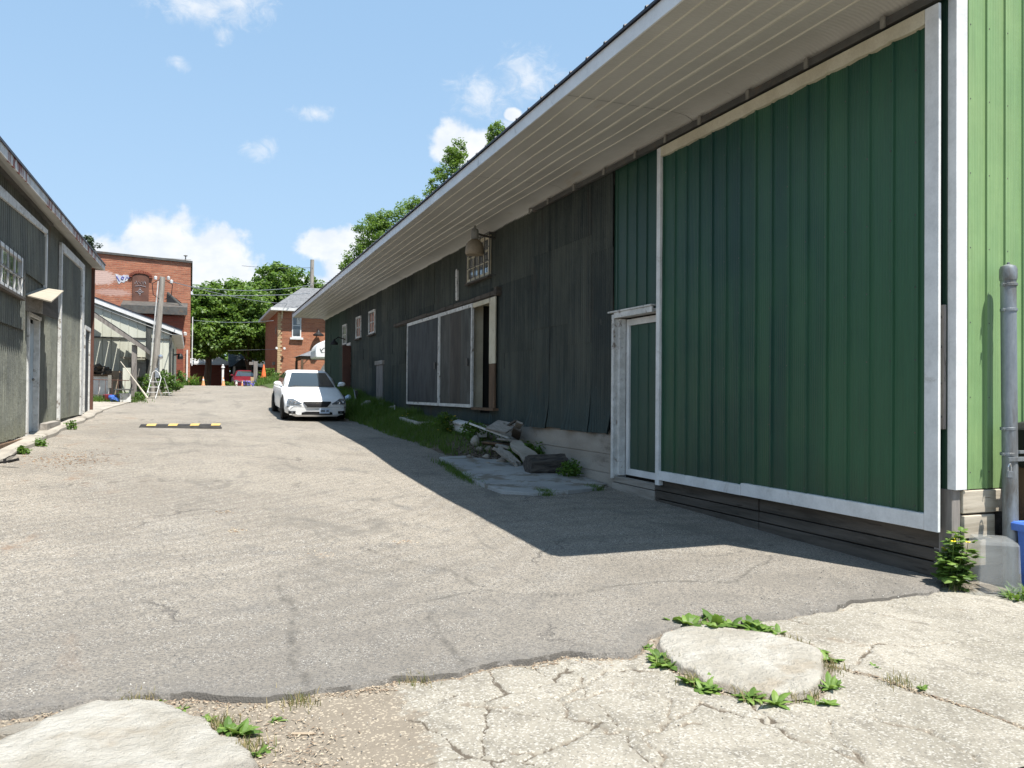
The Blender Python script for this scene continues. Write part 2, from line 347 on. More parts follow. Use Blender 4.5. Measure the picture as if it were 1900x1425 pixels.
def m_wood(name, a, b, dark, axis=1, st=9., rough=.85):
    def f(n):
        s = [st, st, st]; s[axis] = st*.09; p = n.pos(); q = n.map(p, tuple(s))
        g = n.noise(1., q, 8, .7, .4); c = n.mix(n.ss(g, .32, .66), a, b)
        c = n.mix(n.ss(n.noise(2.6, q, 7, .75), .58, .7), c, dark)
        s2 = [5, 5, 5]; s2[axis] = 1.5
        kn = n.n('TexVoronoi', {'Scale': .55, 'Vector': n.map(p, tuple(s2))}).outputs['Distance']; c = n.mix(n.ss(kn, .09, .04), c, dark)
        return {'Base Color': c, 'Roughness': rough, 'Specular IOR Level': .2, 'Normal': n.bump(g, .006, .8)}
    return mat(name, f)
A_['darkplank'] = m_wood('dark_plank', (.055, .048, .04), (.115, .10, .085), (.025, .02, .017), 1)
A_['greyplank_y'] = m_wood('grey_plank', (.22, .2, .175), (.36, .335, .3), (.09, .075, .06), 1)
A_['greyplank_x'] = m_wood('grey_plank_end', (.30, .26, .2), (.48, .43, .35), (.11, .08, .055), 0)
A_['greyplank_z'] = m_wood('grey_plank_upright', (.16, .145, .135), (.29, .265, .245), (.07, .058, .05), 2)
A_['brownplank_z'] = m_wood('brown_plank_upright', (.09, .06, .04), (.17, .11, .07), (.03, .02, .015), 2)
A_['paleplank'] = m_wood('pale_board', (.42, .38, .31), (.58, .54, .46), (.26, .22, .17), 0, 6)
A_['canopyply'] = m_wood('weathered_plywood', (.28, .25, .20), (.40, .36, .29), (.15, .11, .07), 0, 8)
A_['pole_wood'] = m_wood('pole_wood', (.22, .20, .175), (.38, .35, .31), (.10, .085, .07), 2, 14)
A_['log'] = m_wood('charred_log', (.03, .028, .026), (.10, .09, .08), (.01, .01, .009), 0, 26)
A_['bark'] = m_wood('bark', (.06, .045, .033), (.12, .09, .07), (.03, .022, .018), 2, 12)
def m_brick(name, cols, mortar, scale=1., paint=None):
    def f(n):
        p = n.pos(); x, y, z = n.sep(p); u = n.m('ADD', x, y); q = n.n('CombineXYZ', {0: u, 1: z, 2: 0.}).outputs[0]
        bt = n.n('TexBrick', {'Vector': q, 'Color1': c4(cols[0]), 'Color2': c4(cols[1]), 'Mortar': c4(mortar), 'Scale': 1., 'Mortar Size': .008*scale,
              'Bias': -.1, 'Brick Width': .215*scale, 'Row Height': .072*scale, 'Mortar Smooth': .3})
        cell = n.noise(1., n.map(q, (1.9, 13.8, 1)), 4, .7)
        c = n.mix(n.ss(cell, .42, .68), bt.outputs[0], cols[2]); c = n.mix(n.ss(n.noise(1.2, n.map(q, (3.6, 14., 1), (3, 7, 0)), 3, .8), .64, .7), c, cols[3])
        c = n.mix(n.m('MULTIPLY', n.ss(n.noise(.4, q, 6, .65), .45, .7), .45), c, (.20, .075, .045))
        c = n.mix(n.m('MULTIPLY', n.ss(n.noise(1., n.map(q, (1.2, 9., 1), (1, 5, 0)), 6, .8), .52, .62), .55), c, (.13, .055, .04))
        c = n.mix(n.m('MULTIPLY', n.ss(n.noise(1., n.map(q, (.9, 7.5, 1), (8, 2, 0)), 6, .8), .6, .68), .6), c, cols[3])
        if paint:
            for (ux, uz, rx, rz, col, th) in paint:
                d = n.vm('LENGTH', n.vm('MULTIPLY', n.vm('SUBTRACT', q, (ux, uz, 0)), (1/rx, 1/rz, 0)))
                k = n.ss(n.m('ADD', d, n.m('MULTIPLY', n.m('SUBTRACT', n.noise(5, n.map(q, (1, 3.5, 1)), 7, .8), .5), th)), 1.05, .85)
                c = n.mix(n.m('MULTIPLY', k, .82), c, col)
        return {'Base Color': c, 'Roughness': .9, 'Specular IOR Level': .2, 'Normal': n.bump(n.m('SUBTRACT', n.noise(30, p, 3, .6), n.m('MULTIPLY', bt.outputs['Fac'], 1.)), .008, .8)}
    return mat(name, f)
A_['brick'] = m_brick('old_brick', ((.37, .14, .085), (.28, .10, .065), (.44, .21, .13), (.52, .42, .31)), (.30, .19, .14), 1.5,
      paint=[(45.2, 6.3, .9, .42, (.55, .42, .38), 2.2), (45.9, 5.5, .9, .2, (.45, .3, .26), 3.)])
A_['brick2'] = m_brick('house_brick', ((.40, .155, .088), (.33, .125, .075), (.46, .21, .12), (.26, .11, .075)), (.36, .26, .19), 1.25)
A_['brickdark'] = m_brick('far_brick', ((.22, .06, .04), (.18, .05, .035), (.24, .08, .05), (.15, .05, .04)), (.16, .08, .06), 1.5)
A_['yellowbrick'] = varied('buff_brick', (.42, .30, .17), (.52, .38, .23), .9, 9)
A_['oxide'] = varied('oxide_board', (.10, .05, .038), (.15, .072, .052), .8, 2, dirt=(.26, .17, .15), dscale=2.4, dth=(.6, .75))
A_['graffiti'] = varied('graffiti_paint', (.38, .38, .42), (.56, .57, .60), .7, 6)
A_['shingle'] = varied('shingle', (.11, .115, .122), (.185, .19, .20), .95, 7, .01, fine=30)
def m_pale(n):
    p = n.pos(); x, y, z = n.sep(p)
    c = n.mix(n.ss(n.noise(2, n.map(p, (1, 1, .15)), 6, .65), .35, .65), (.50, .51, .43), (.62, .625, .54))
    c = n.mix(n.m('MULTIPLY', n.ss(n.noise(5, n.map(p, (1, 1, .2)), 7, .7), .58, .72), .5), c, (.36, .36, .3)); c = n.mix(n.m('MULTIPLY', n.attr('grv'), .6), c, (.2, .2, .17))
    return {'Base Color': c, 'Roughness': .6, 'Specular IOR Level': .3}
A_['pale'] = mat('pale_siding', m_pale)
A_['black'] = varied('black', (.012, .012, .013), (.022, .021, .022), .55, 4)
A_['interior'] = varied('blackout_interior', (.02, .02, .018), (.03, .028, .024), .9, 2)  # near-black colour stands in for unlit space behind the doors
def leafmat(name, cols, tr=.35):
    def f(n):
        r = n.isl(); q = n.noise(.8, n.pos(), 4, .6)
        k = n.m('ADD', n.m('MULTIPLY', r, .55), n.m('MULTIPLY', q, .5)); c = n.mix(n.ss(k, .25, .5), cols[0], cols[1]); c = n.mix(n.ss(k, .52, .82), c, cols[2])
        d = n.n('BsdfPrincipled', {'Base Color': c, 'Roughness': .5, 'Specular IOR Level': .35}).outputs[0]
        t = n.n('BsdfTranslucent', {'Color': n.mix(.5, c, (.25, .42, .04))}).outputs[0]
        return n.n('MixShader', {0: tr, 1: d, 2: t}).outputs[0]
    return mat(name, f)
A_['leaf'] = leafmat('maple_leaf', ((.055, .11, .02), (.10, .18, .03), (.17, .26, .05)))
A_['leaf2'] = leafmat('ash_leaf', ((.07, .13, .022), (.12, .20, .035), (.18, .26, .06)), .45)
A_['leaf3'] = leafmat('bush_leaf', ((.045, .10, .015), (.08, .16, .025), (.12, .21, .04)))
A_['weed'] = leafmat('weed_leaf', ((.07, .13, .025), (.11, .19, .035), (.18, .27, .06)), .25)
A_['grass'] = leafmat('grass_blade', ((.04, .09, .012), (.075, .15, .02), (.14, .19, .05)), .3)
A_['drygrass'] = leafmat('dry_grass', ((.10, .13, .03), (.25, .21, .10), (.38, .30, .16)), .2)
A_['conif'] = leafmat('conifer', ((.02, .035, .018), (.03, .05, .025), (.045, .07, .035)), .1)
A_['carpaint'] = varied('white_car_paint', (.80, .81, .81), (.86, .86, .86), .25, 2, spec=.6, dirt=(.7, .69, .65), dscale=3, dth=(.6, .8))
def m_glass(c, rough=.06):
    return lambda n: {'Base Color': c, 'Roughness': rough, 'Specular IOR Level': .9, 'Coat Weight': .6, 'Coat Roughness': .02}
A_['carglass'] = mat('car_glass', m_glass((.03, .038, .042)))
A_['glass'] = mat('window_glass', m_glass((.05, .06, .065), .08))
A_['tyre'] = varied('tyre', (.012, .012, .012), (.025, .025, .024), .85, 9)
A_['alloy'] = varied('alloy', (.42, .43, .44), (.55, .56, .57), .35, 9, metal=.6)
A_['lampglass'] = mat('lamp_lens', m_glass((.10, .11, .12), .12))
A_['chrome'] = varied('bright_metal', (.55, .56, .58), (.7, .7, .72), .25, 9, metal=.9)
A_['galv'] = varied('galvanised_steel', (.20, .225, .25), (.30, .325, .345), .48, 5, .001, metal=.45, dirt=(.14, .13, .12), dscale=3, spec=.5, stretch=(1, 1, .3))
A_['plate'] = varied('plate_blue', (.42, .54, .72), (.55, .65, .78), .5, 30)
A_['red'] = varied('shade_darkened_red', (.13, .01, .02), (.17, .013, .026), .3, 3, spec=.6)  # red lowered so the paint itself carries the tree shade on the car
A_['orange'] = varied('orange_plastic', (.75, .14, .045), (.82, .19, .06), .55, 5)
A_['paleorange'] = varied('faded_orange_plastic', (.62, .30, .14), (.72, .38, .2), .6, 5)
A_['blue'] = varied('blue_plastic', (.06, .15, .52), (.08, .19, .6), .42, 3, spec=.5)
A_['rubber'] = varied('black_rubber', (.028, .028, .03), (.055, .053, .05), .75, 9, .003)
A_['yellow'] = varied('yellow_paint', (.44, .31, .08), (.56, .41, .14), .6, 9, dirt=(.35, .26, .1), dscale=20)
A_['yflower'] = varied('yellow_petal', (.8, .62, .02), (.9, .72, .05), .5, 9)
def m_clear(n):
    p = n.pos(); k = n.m('ADD', .06, n.m('MULTIPLY', n.noise(5, p, 5, .6), .26))
    d = n.n('BsdfPrincipled', {'Base Color': c4((.72, .73, .72)), 'Roughness': .25, 'Specular IOR Level': .6}).outputs[0]
    return n.n('MixShader', {0: k, 1: n.n('BsdfTransparent', {0: c4((.93, .94, .94))}).outputs[0], 2: d}).outputs[0]
A_['clear'] = mat('clear_plastic', m_clear)
A_['tan'] = varied('tan_block', (.36, .27, .19), (.46, .36, .26), .9, 2, dirt=(.24, .17, .11))
A_['lampshade'] = varied('tan_lamp_housing', (.22, .17, .11), (.30, .235, .16), .5, 5)
A_['door_blue'] = varied('pale_blue_door', (.36, .43, .47), (.46, .52, .55), .55, 3, dirt=(.22, .2, .19), dscale=4, dth=(.54, .7), stretch=(1, 1, .35))
A_['chip'] = mat('wood_chip', lambda n: {'Base Color': n.mix(n.ss(n.isl(), .2, .9), (.24, .165, .11), (.48, .40, .29)), 'Roughness': .85})
A_['pebble'] = mat('pebble', lambda n: {'Base Color': n.mix(n.ss(n.isl(), .1, .9), (.10, .10, .095), (.46, .44, .40)), 'Roughness': .85})
A_['clod'] = mat('soil_clod', lambda n: {'Base Color': n.mix(n.ss(n.isl(), .1, .95), (.06, .045, .032), (.22, .18, .14)), 'Roughness': .95})
A_['blueflower'] = varied('blue_flower', (.08, .08, .4), (.14, .12, .5), .6, 9)

def panel(a, b, name, grey=.5): return varied(name, a, b, .7, 3.5, .004, fine=20, stretch=(1, 1, .3), dirt=tuple(x*1.9+.02 for x in a), dscale=2.6, dth=(.5, .66))
A_['slidA'] = panel((.016, .021, .025), (.050, .058, .062), 'blue_grey_plywood')
A_['slidB'] = panel((.036, .039, .036), (.082, .080, .070), 'grey_plywood')
A_['slidC'] = panel((.034, .031, .027), (.068, .060, .049), 'brown_grey_plywood')

# ------------------------------------------------------------------ terrain profile (z of asphalt)
LP = [(-60, 1.55), (0, 1.5), (4, 1.455), (8, 1.22), (12, 1.0), (15, .9), (19, .79), (23, .72), (26, .6), (28, .44), (30, .28), (32, .15), (34, .02), (38, -.12), (42, -.22), (47, -.33), (51, -.37), (56, -.2), (62, .15), (75, .3), (400, .3)]
RP = [(-60, 1.5), (0, 1.48), (5, 1.468), (6.6, 1.45), (10.3, 1.35), (11.7, 1.3), (13.1, 1.236), (15.7, 1.07), (17.9, .99), (23.5, .79), (26, .62), (28, .45), (30, .29), (32, .15), (34, .02), (38, -.12), (42, -.22), (47, -.33), (51, -.37), (56, -.2), (62, .15), (75, .3), (400, .3)]
lpx, lpy = np.array(LP).T; rpx, rpy = np.array(RP).T
def sm(t): t = np.clip(t, 0, 1); return t*t*(3-2*t)
def gz(x, y):
    x = np.asarray(x, float); y = np.asarray(y, float); k = np.clip((x+2.7)/5.9, 0, 1)
    return -(np.interp(y, lpx, lpy)*(1-k)+np.interp(y, rpx, rpy)*k)
def g(x, y): return float(gz(x, y))
def gmound(x, y):   # verge beside the long wall, and raised lawns past the alley
    x = np.asarray(x, float); y = np.asarray(y, float)
    m = .30*sm((x-4.15)/1.2)*sm((y-12.6)/2.5)*sm((39-y)/2)
    m = m+.30*sm((x-3.3)/.8)*sm((y-40)/5)*sm((90-y)/10)
    return m
def vnoise(x, y, s, seed=0):
    rs = np.random.default_rng(seed); tab = rs.random((64, 64)); u = x*s; v = y*s
    i = np.floor(u).astype(int); j = np.floor(v).astype(int); fu = sm(u-i); fv = sm(v-j)
    a = tab[i % 64, j % 64]; b = tab[(i+1) % 64, j % 64]; c = tab[i % 64, (j+1) % 64]; d = tab[(i+1) % 64, (j+1) % 64]
    return (a*(1-fu)+b*fu)*(1-fv)+(c*(1-fu)+d*fu)*fv
edge_pts = np.array([(-8, 4.5), (-3, 4.3), (-1.6, 4.35), (-.78, 4.24), (-.11, 4.29), (.2, 4.1), (.49, 4.05), (.91, 4.12), (1.2, 4.06), (1.5, 4.14), (2, 4.18), (2.2, 4.11), (2.44, 4.09), (2.6, 4.28), (2.77, 4.40), (3.2, 4.44), (3.65, 4.39), (4.1, 4.44), (4.59, 4.56), (5.0, 4.54), (5.36, 4.58), (5.7, 4.78), (9, 4.9)])
def edge_y(x):
    x = np.asarray(x, float)
    return np.interp(x, edge_pts[:, 0], edge_pts[:, 1])+.016*np.sin(x*13)+.010*np.sin(x*31+1)+.03*(vnoise(x, x*0+3.3, 9, 61)-.5)+.022*(vnoise(x, x*0+1.3, 34, 62)-.5)
def grid_obj(name, X, Y, Z, mat_, attrs=None, kind='structure', mask=None):
    nu, nv = X.shape; idx = np.arange(nu*nv).reshape(nu, nv)
    F = np.stack([idx[:-1, :-1], idx[1:, :-1], idx[1:, 1:], idx[:-1, 1:]], -1).reshape(-1, 4)
    V = np.stack([X, Y, Z], -1).reshape(-1, 3)
    if mask is not None: F = F[mask(V[F].mean(1))]
    o = arr_obj(name, V, F, mat_, kind=kind)
    o.data.shade_smooth()
    for k, a in (attrs or {}).items():
        at = o.data.attributes.new(k, 'FLOAT', 'POINT'); at.data.foreach_set('value', a.astype(np.float32).ravel())
    return o
def polydist(px, py, pl):
    d = np.full(px.shape, 9.)
    for (ax, ay), (bx, by) in zip(pl[:-1], pl[1:]):
        vx, vy = bx-ax, by-ay; t = np.clip(((px-ax)*vx+(py-ay)*vy)/(vx*vx+vy*vy+1e-9), 0, 1)
        d = np.minimum(d, np.hypot(px-ax-t*vx, py-ay-t*vy))
    return d
# earth sheet to the horizon
xs = np.concatenate([[-400, -150, -60, -25, -12], np.arange(-8, 16.1, .5), [20, 28, 45, 90, 200, 500]])
ys = np.concatenate([[-300, -80, -25, -8], np.arange(-4, 66, .5), np.arange(66, 100, 3), [120, 180, 300, 700]])
XX, YY = np.meshgrid(xs, ys, indexing='ij')
grid_obj('ground', XX, YY, gz(XX, YY)+gmound(XX, YY)-.05, A_['earth'])
# raised lawns beyond the crest on the right
xs = np.arange(3.6, 16, .3); ys = np.arange(38, 90, .5); XX, YY = np.meshgrid(xs, ys, indexing='ij')
grid_obj('lawn', XX, YY, gz(XX, YY)+gmound(XX, YY)-.02, A_['grassg'])
# asphalt alley
ts = np.concatenate([[-.015, 0], np.cumsum(np.concatenate([np.full(16, .006), np.full(60, .025), np.full(60, .06), np.full(60, .15), np.full(60, .35), np.full(25, 1.2)]))])
xs = np.concatenate([[-12, -9, -7, -5, -4], np.arange(-3.2, 6.0, .04), [6.5, 8, 10]])
XX, TT = np.meshgrid(xs, ts, indexing='ij'); YY = edge_y(XX)+TT
ZZ = gz(XX, YY)+.006*(vnoise(XX, YY, 3, 1)-.5)+.008*(vnoise(XX, YY, .9, 2)-.5)
drop = np.exp(-np.maximum(TT, 0)/.03)*.008; ZZ += .004; ZZ -= drop; ZZ[:, 0] = gz(XX[:, 0], YY[:, 0])-.07
ed = np.exp(-np.maximum(TT, 0)/.12)*(.55+.6*vnoise(XX, YY, 3, 5))
ac = [[(4.9, 6.0), (4.0, 5.3), (3.2, 5.5), (2.6, 5.3), (2.0, 5.6), (1.5, 5.4), (1.45, 4.7), (1.35, 4.15)], [(2.0, 5.6), (1.9, 6.3), (1.4, 7.2)], [(.55, 4.1), (.6, 5.0), (.63, 6.4)],
      [(-2.3, 10.2), (-1.2, 11), (0, 11.4), (.8, 11.3)], [(-2.2, 13.5), (-1, 14.2), (.4, 14)], [(5.4, 6.4), (4.4, 6.2), (3.7, 6.8)], [(-2.2, 22.5), (-1.2, 23.1), (.1, 22.7), (.5, 22.2)], [(-1.4, 26), (-.2, 28.5), (.4, 32)]]
cr = np.zeros_like(XX)
wx = XX+.10*(vnoise(XX, YY, 4, 8)-.5)+.04*(vnoise(XX, YY, 15, 9)-.5); wy = YY+.10*(vnoise(XX, YY, 4, 18)-.5)+.04*(vnoise(XX, YY, 15, 19)-.5)
for pl in ac: cr = np.maximum(cr, np.clip(1-polydist(wx, wy, pl)/.022, 0, 1)*.75)
grid_obj('asphalt_alley', XX, YY, ZZ, A_['asphalt'], {'edge': np.clip(ed, 0, 1), 'crk': cr, 'rim': np.exp(-np.maximum(TT, 0)/.011)*np.clip(-.15+1.1*vnoise(XX, XX*0, 2.2, 45)+.5*vnoise(XX, XX*0, 11, 46), 0, 1)},
         mask=lambda c: (c[:, 1] < 53) & (c[:, 0] > np.interp(c[:, 1], [4, 26, 27, 30, 33, 36, 49, 51], [-12, -12, -2.9, -1.75, -1.0, -.85, -.3, -.2])) & (c[:, 0] < np.interp(c[:, 1], [4, 5, 14, 37, 38, 42, 46, 50], [6.2, 6.2, 5.9, 5.2, 7, 4.2, 3.7, 3.4])))
# broken concrete apron
b_left = [(-.73, 3.98), (-.62, 4.09), (-.56, 4.23), (-.46, 4.34), (-.28, 4.27), (-.1, 4.17), (.0, 4.0), (.07, 3.9), (.12, 3.72), (.2, 3.6), (.24, 3.45), (.25, 3.3), (.22, 3.0), (0, 2.7), (-.4, 2.62), (-.9, 2.7), (-1.25, 3.1), (-1.1, 3.6)]
b_right = [(2.72, 4.30), (2.88, 4.39), (3.06, 4.40), (3.22, 4.26), (3.36, 4.08), (3.44, 3.88), (3.44, 3.74), (3.31, 3.58), (3.17, 3.42), (2.98, 3.27), (2.84, 3.22), (2.71, 3.23), (2.58, 3.38), (2.49, 3.5), (2.5, 3.68), (2.5, 3.85), (2.56, 4.08)]
xs = np.arange(-2, 7.0, .0125); ys = np.arange(2.3, 5.0, .0125); XX, YY = np.meshgrid(xs, ys, indexing='ij')
wx = XX+.09*(vnoise(XX, YY, 5, 21)-.5)+.03*(vnoise(XX, YY, 22, 22)-.5); wy = YY+.09*(vnoise(XX, YY, 5, 23)-.5)+.03*(vnoise(XX, YY, 22, 24)-.5)
cpl = [[(3.31, 3.57), (3.43, 3.34), (3.47, 3.04), (3.53, 2.81), (3.54, 2.4)], [(4.26, 4.65), (4.37, 4.38), (4.55, 3.94), (4.62, 3.57), (4.67, 3.3)], [(3.68, 4.42), (3.79, 4.24), (3.83, 4.0)],
       [(3.87, 3.77), (4.09, 3.65), (4.35, 3.61), (4.55, 3.48)], [(3.87, 3.77), (3.48, 3.51)], [(2.48, 3.08), (2.5, 2.85), (2.56, 2.74), (2.58, 2.4)], [(2.76, 2.98), (2.68, 2.82), (2.59, 2.54)],
       [(2.02, 3.19), (2.31, 3.32), (2.48, 3.08)], [(2.12, 3.94), (1.79, 3.66), (1.69, 3.58)], [(2.19, 3.74), (2.13, 3.59), (1.94, 3.6), (1.74, 3.56)], [(2.13, 3.59), (2.2, 3.43), (2.03, 3.18), (1.87, 3.09)],
       [(1.73, 3.61), (1.67, 3.38), (1.74, 3.14), (2.2, 3.15)], [(1.27, 3.15), (1.45, 3.13), (1.63, 3.24)], [(2.6, 3.36), (2.51, 3.01)], [(4.65, 4.43), (5.03, 4.22), (5.25, 3.85)], [(1.87, 3.09), (1.85, 2.92), (1.75, 2.83)], [(1.2, 3.7), (1.48, 3.62), (1.73, 3.61)],
       [(1.9, 4.1), (1.95, 3.9), (1.8, 3.66)], [(2.12, 3.94), (2.3, 3.9), (2.42, 3.75)], [(3.0, 2.9), (3.1, 2.7), (3.05, 2.4)]]
ck = np.zeros_like(XX)
for pl in cpl: ck = np.maximum(ck, np.clip(1-polydist(wx, wy, pl)/.015, 0, 1)*(.62+.6*vnoise(XX, YY, 3.3, 88)))
seeds = rng.random((26, 2))*np.array([2.3, 1.7])+np.array([.85, 2.55])
dd = np.sort(np.stack([np.hypot(wx-a, wy-b) for a, b in seeds], 0), 0)
vor = np.clip(1-(dd[1]-dd[0])/.016, 0, 1)*((XX < 2.0) & (XX > .7)); ck = np.maximum(ck, vor*.95)
# dirt along asphalt edge, bare patch left of centre, around stones
dE = edge_y(XX)-YY; dirt = np.exp(-np.maximum(dE, 0)/.06)*np.interp(XX, [-2, 2.4, 2.6, 4.2, 6], [1.1, 1.0, .7, .55, .35])
dirt = np.maximum(dirt, np.interp(XX, [-2, .75, 1.25], [1, 1, 0])*np.interp(YY, [2.3, 2.9, 3.6], [.35, .75, 1]))
for bl, wd in ((b_left, .10), (b_right, .085)):
    d = polydist(XX, YY, bl+[bl[0]]); dirt = np.maximum(dirt, np.exp(-d/wd)*.95)
dirt = np.maximum(dirt, np.exp(-polydist(XX, YY, cpl[0])/.035)*.8)
dirt = np.maximum(dirt, .55*np.exp(-polydist(XX, YY, [(3.3, 4.35), (3.6, 4.1), (3.75, 3.8)])/.2))
for q_ in cpl[1:]: dirt = np.maximum(dirt, np.exp(-polydist(wx, wy, q_)/.03)*.62)
dirt = np.maximum(dirt, sm((XX-5.45)/.4)*sm((YY-4.25)/.2)*.9)
ck *= (1-.7*sm((dirt-.5)/.3))
ZZ = gz(XX, YY)-.022-.014*ck+.012*(vnoise(XX, YY, 2.2, 31)-.5)-.010*sm((dirt-.4)/.3)+.004*(vnoise(XX, YY, 20, 32)-.5)
grid_obj('concrete_apron', XX, YY, ZZ, A_['apron'], {'crk': ck, 'dirt': dirt}, mask=lambda c: c[:, 1] < edge_y(c[:, 0])+.05)

def stone(name, outline, z0, h, label, seed, seg=30):
    o2 = np.array(outline); c = o2.mean(0); n = len(o2)
    # resample outline smoothly
    t = np.arange(0, n, n/220.); i = np.floor(t).astype(int); f = (t-i)[:, None]
    p0, p1, p2, p3 = o2[(i-1) % n], o2[i % n], o2[(i+1) % n], o2[(i+2) % n]
    P_ = .5*((2*p1)+(-p0+p2)*f+(2*p0-5*p1+4*p2-p3)*f*f+(-p0+3*p1-3*p2+p3)*f**3); m = len(P_)
    V = []; fr = [1.03, 1.015, 1.0, .985, .96, .92, .85, .75, .62, .48, .34, .2, .08]; hh = [-.06, .0, .45, .75, .9, .96, 1, 1.02, 1.03, 1.03, 1.03, 1.03, 1.03]
    for a, b in zip(fr, hh):
        q = c+(P_-c)*a; wob = vnoise(q[:, 0], q[:, 1], 4, seed)*.022+vnoise(q[:, 0], q[:, 1], 14, seed+1)*.008
        q = q+((vnoise(q[:, 0]*1., q[:, 1], 9, seed+2)-.5)*.035+(vnoise(q[:, 0]*1., q[:, 1], 28, seed+3)-.5)*.022)[:, None]*(a > .9)
        V.append(np.column_stack([q, z0+h*b+(wob-.015)*(b > .4)]))
    V = np.concatenate(V); V = np.vstack([V, [[c[0], c[1], z0+h*1.03]]]); k = len(fr); F = []
    for a in range(k-1):
        for j in range(m): F.append((a*m+j, a*m+(j+1) % m, (a+1)*m+(j+1) % m, (a+1)*m+j))
    for j in range(m): F.append(((k-1)*m+j, (k-1)*m+(j+1) % m, len(V)-1))
    b = MB(); b.v = [tuple(v) for v in V]; b.f = F
    return P(name, b, A_['boulder'], None, smooth=70, label=label, cat='stone', group='flat white stones sunk in the broken apron')
stone('flat_stone', b_left, -1.50, .038, 'big pale flat stone at the bottom left corner, cut off by the frame', 41)
stone('flat_stone', b_right, -1.495, .038, 'rounded white flat stone ringed by weeds in the cracked concrete', 51)
stone('flat_stone', [(-.78, 4.1), (-.7, 4.16), (-.6, 4.14), (-.63, 4.06), (-.72, 4.02)], -1.505, .03, 'small grey stone sliver just left of the big corner stone', 61)
# left kerb, right slab
k = MB()
yk = np.arange(8.0, 26.2, .4); prev = None
for y in yk:
    x1 = -2.36+.03*math.sin(y*3); z = g(-2.4, y)
    sec = [(-2.75, y, z-.1), (x1, y, z-.1), (x1-.01, y, z+.06), (x1-.05, y, z+.095), (-2.75, y, z+.10)]
    if prev: k.loft([prev, sec], cap=(y == yk[-1]))
    prev = sec
P('kerb', k, A_['conc'], kind='structure', smooth=30)
k = MB()
pl = [(-3.6, 26.3), (-2.38, 26.3), (-2.2, 27.3), (-1.9, 28.6), (-1.72, 29.6), (-1.9, 30.3), (-3.6, 30.4)]
k.add([(x, y, g(x, y)+.03+.02*(i in (0, 6))) for i, (x, y) in enumerate(pl)]+[(x, y, g(x, y)-.15) for x, y in pl], [tuple(range(7))]+[(i, (i+1) % 7, 7+(i+1) % 7, 7+i) for i in range(7)])
P('side_slab', k, A_['conc'], kind='structure')
k = MB()
sl = [(4.16, 14.0), (4.12, 13.2), (3.98, 12.0), (3.88, 11.2), (3.93, 10.25), (4.3, 10.02), (4.8, 10.0), (5.35, 10.2), (5.7, 10.55), (5.72, 13.3), (5.4, 13.8), (4.8, 14.1)]
n_ = len(sl); k.add([(x, y, g(x, y)+.05+.012*math.sin(i*2.3)) for i, (x, y) in enumerate(sl)]+[(x-.01, y-.01, g(x, y)-.08) for x, y in sl], [tuple(range(n_))]+[(i, (i+1) % n_, n_+(i+1) % n_, n_+i) for i in range(n_)])
P('concrete_slab', k, A_['slabc'], kind='structure', bevel=.012)

# ------------------------------------------------------------------ profiled metal sheets
class Sheets:
    def __init__(s): s.V = []; s.F = []; s.T = []; s.G = []; s.n = 0
    def add(s, us, ds, zb, zt, fixed, side, axis='y', nz=4, tone=.5, off=0., warp=None, holes=()):
        us = np.asarray(us); ds = np.asarray(ds); zb = np.broadcast_to(zb, us.shape); zt = np.broadcast_to(zt, us.shape)
        t = np.linspace(0, 1, nz+1); U, Tt = np.meshgrid(us, t, indexing='ij'); Z = zb[:, None]*(1-Tt)+zt[:, None]*Tt
        D = np.broadcast_to(ds[:, None], U.shape)+off
        if warp is not None: D = D+warp(U, Z)
        W = fixed+side*D; V = np.stack([W, U, Z] if axis == 'y' else [U, W, Z], -1).reshape(-1, 3)
        nu, nv = U.shape; idx = np.arange(nu*nv).reshape(nu, nv); F = np.stack([idx[:-1, :-1], idx[1:, :-1], idx[1:, 1:], idx[:-1, 1:]], -1).reshape(-1, 4)
        if holes:
            c = np.stack([U, Z], -1).reshape(-1, 2)[F].mean(1); k = np.ones(len(F), bool)
            for a, b, c0, c1 in holes: k &= ~((c[:, 0] > a) & (c[:, 0] < b) & (c[:, 1] > c0) & (c[:, 1] < c1))
            F = F[k]
        s.V.append(V); s.F.append(F+s.n); s.T.append(np.full(len(V), tone)); s.n += len(V)
        gv = np.clip(-ds/.010, 0, 1)*(.6 if len(ds) > 3 and abs(ds.max()-.015) < .0015 else 1.); gv = np.where(np.arange(len(us)) < (2 if nz != 20 else 0), np.maximum(gv, .75 if abs(ds.max()-.015) < .0015 else gv), gv); s.G.append(np.repeat(gv, nv))
    def build(s, name, m, parent, smooth=50):
        o = arr_obj(name, np.concatenate(s.V), np.concatenate(s.F), m, parent)
        a = o.data.attributes.new('tone', 'FLOAT', 'POINT'); a.data.foreach_set('value', np.concatenate(s.T).astype(np.float32))
        a = o.data.attributes.new('grv', 'FLOAT', 'POINT'); a.data.foreach_set('value', np.concatenate(s.G).astype(np.float32))
        if smooth: o.data.shade_smooth(); o.data.set_sharp_from_angle(angle=R_(smooth))
        return o
def corr(u0, u1, pitch=.068, amp=.015, n=8):
    us = np.arange(u0, u1+1e-6, pitch/n); return us, amp*np.sin(2*np.pi*us/pitch)
def ribbed(u0, u1, pitch=.27, h=.016, grv=.012, first=0.):
    us = [u0]; ds = [0.]; u = u0+first+pitch*.5
    while u < u1-.03:
        us += [u-.014, u-.009, u+.009, u+.014, u+.016, u+.021, u+.023]; ds += [0, h, h, 0, -grv, -grv, 0]; u += pitch
    us.append(u1); ds.append(0.); return np.array(us), np.array(ds)

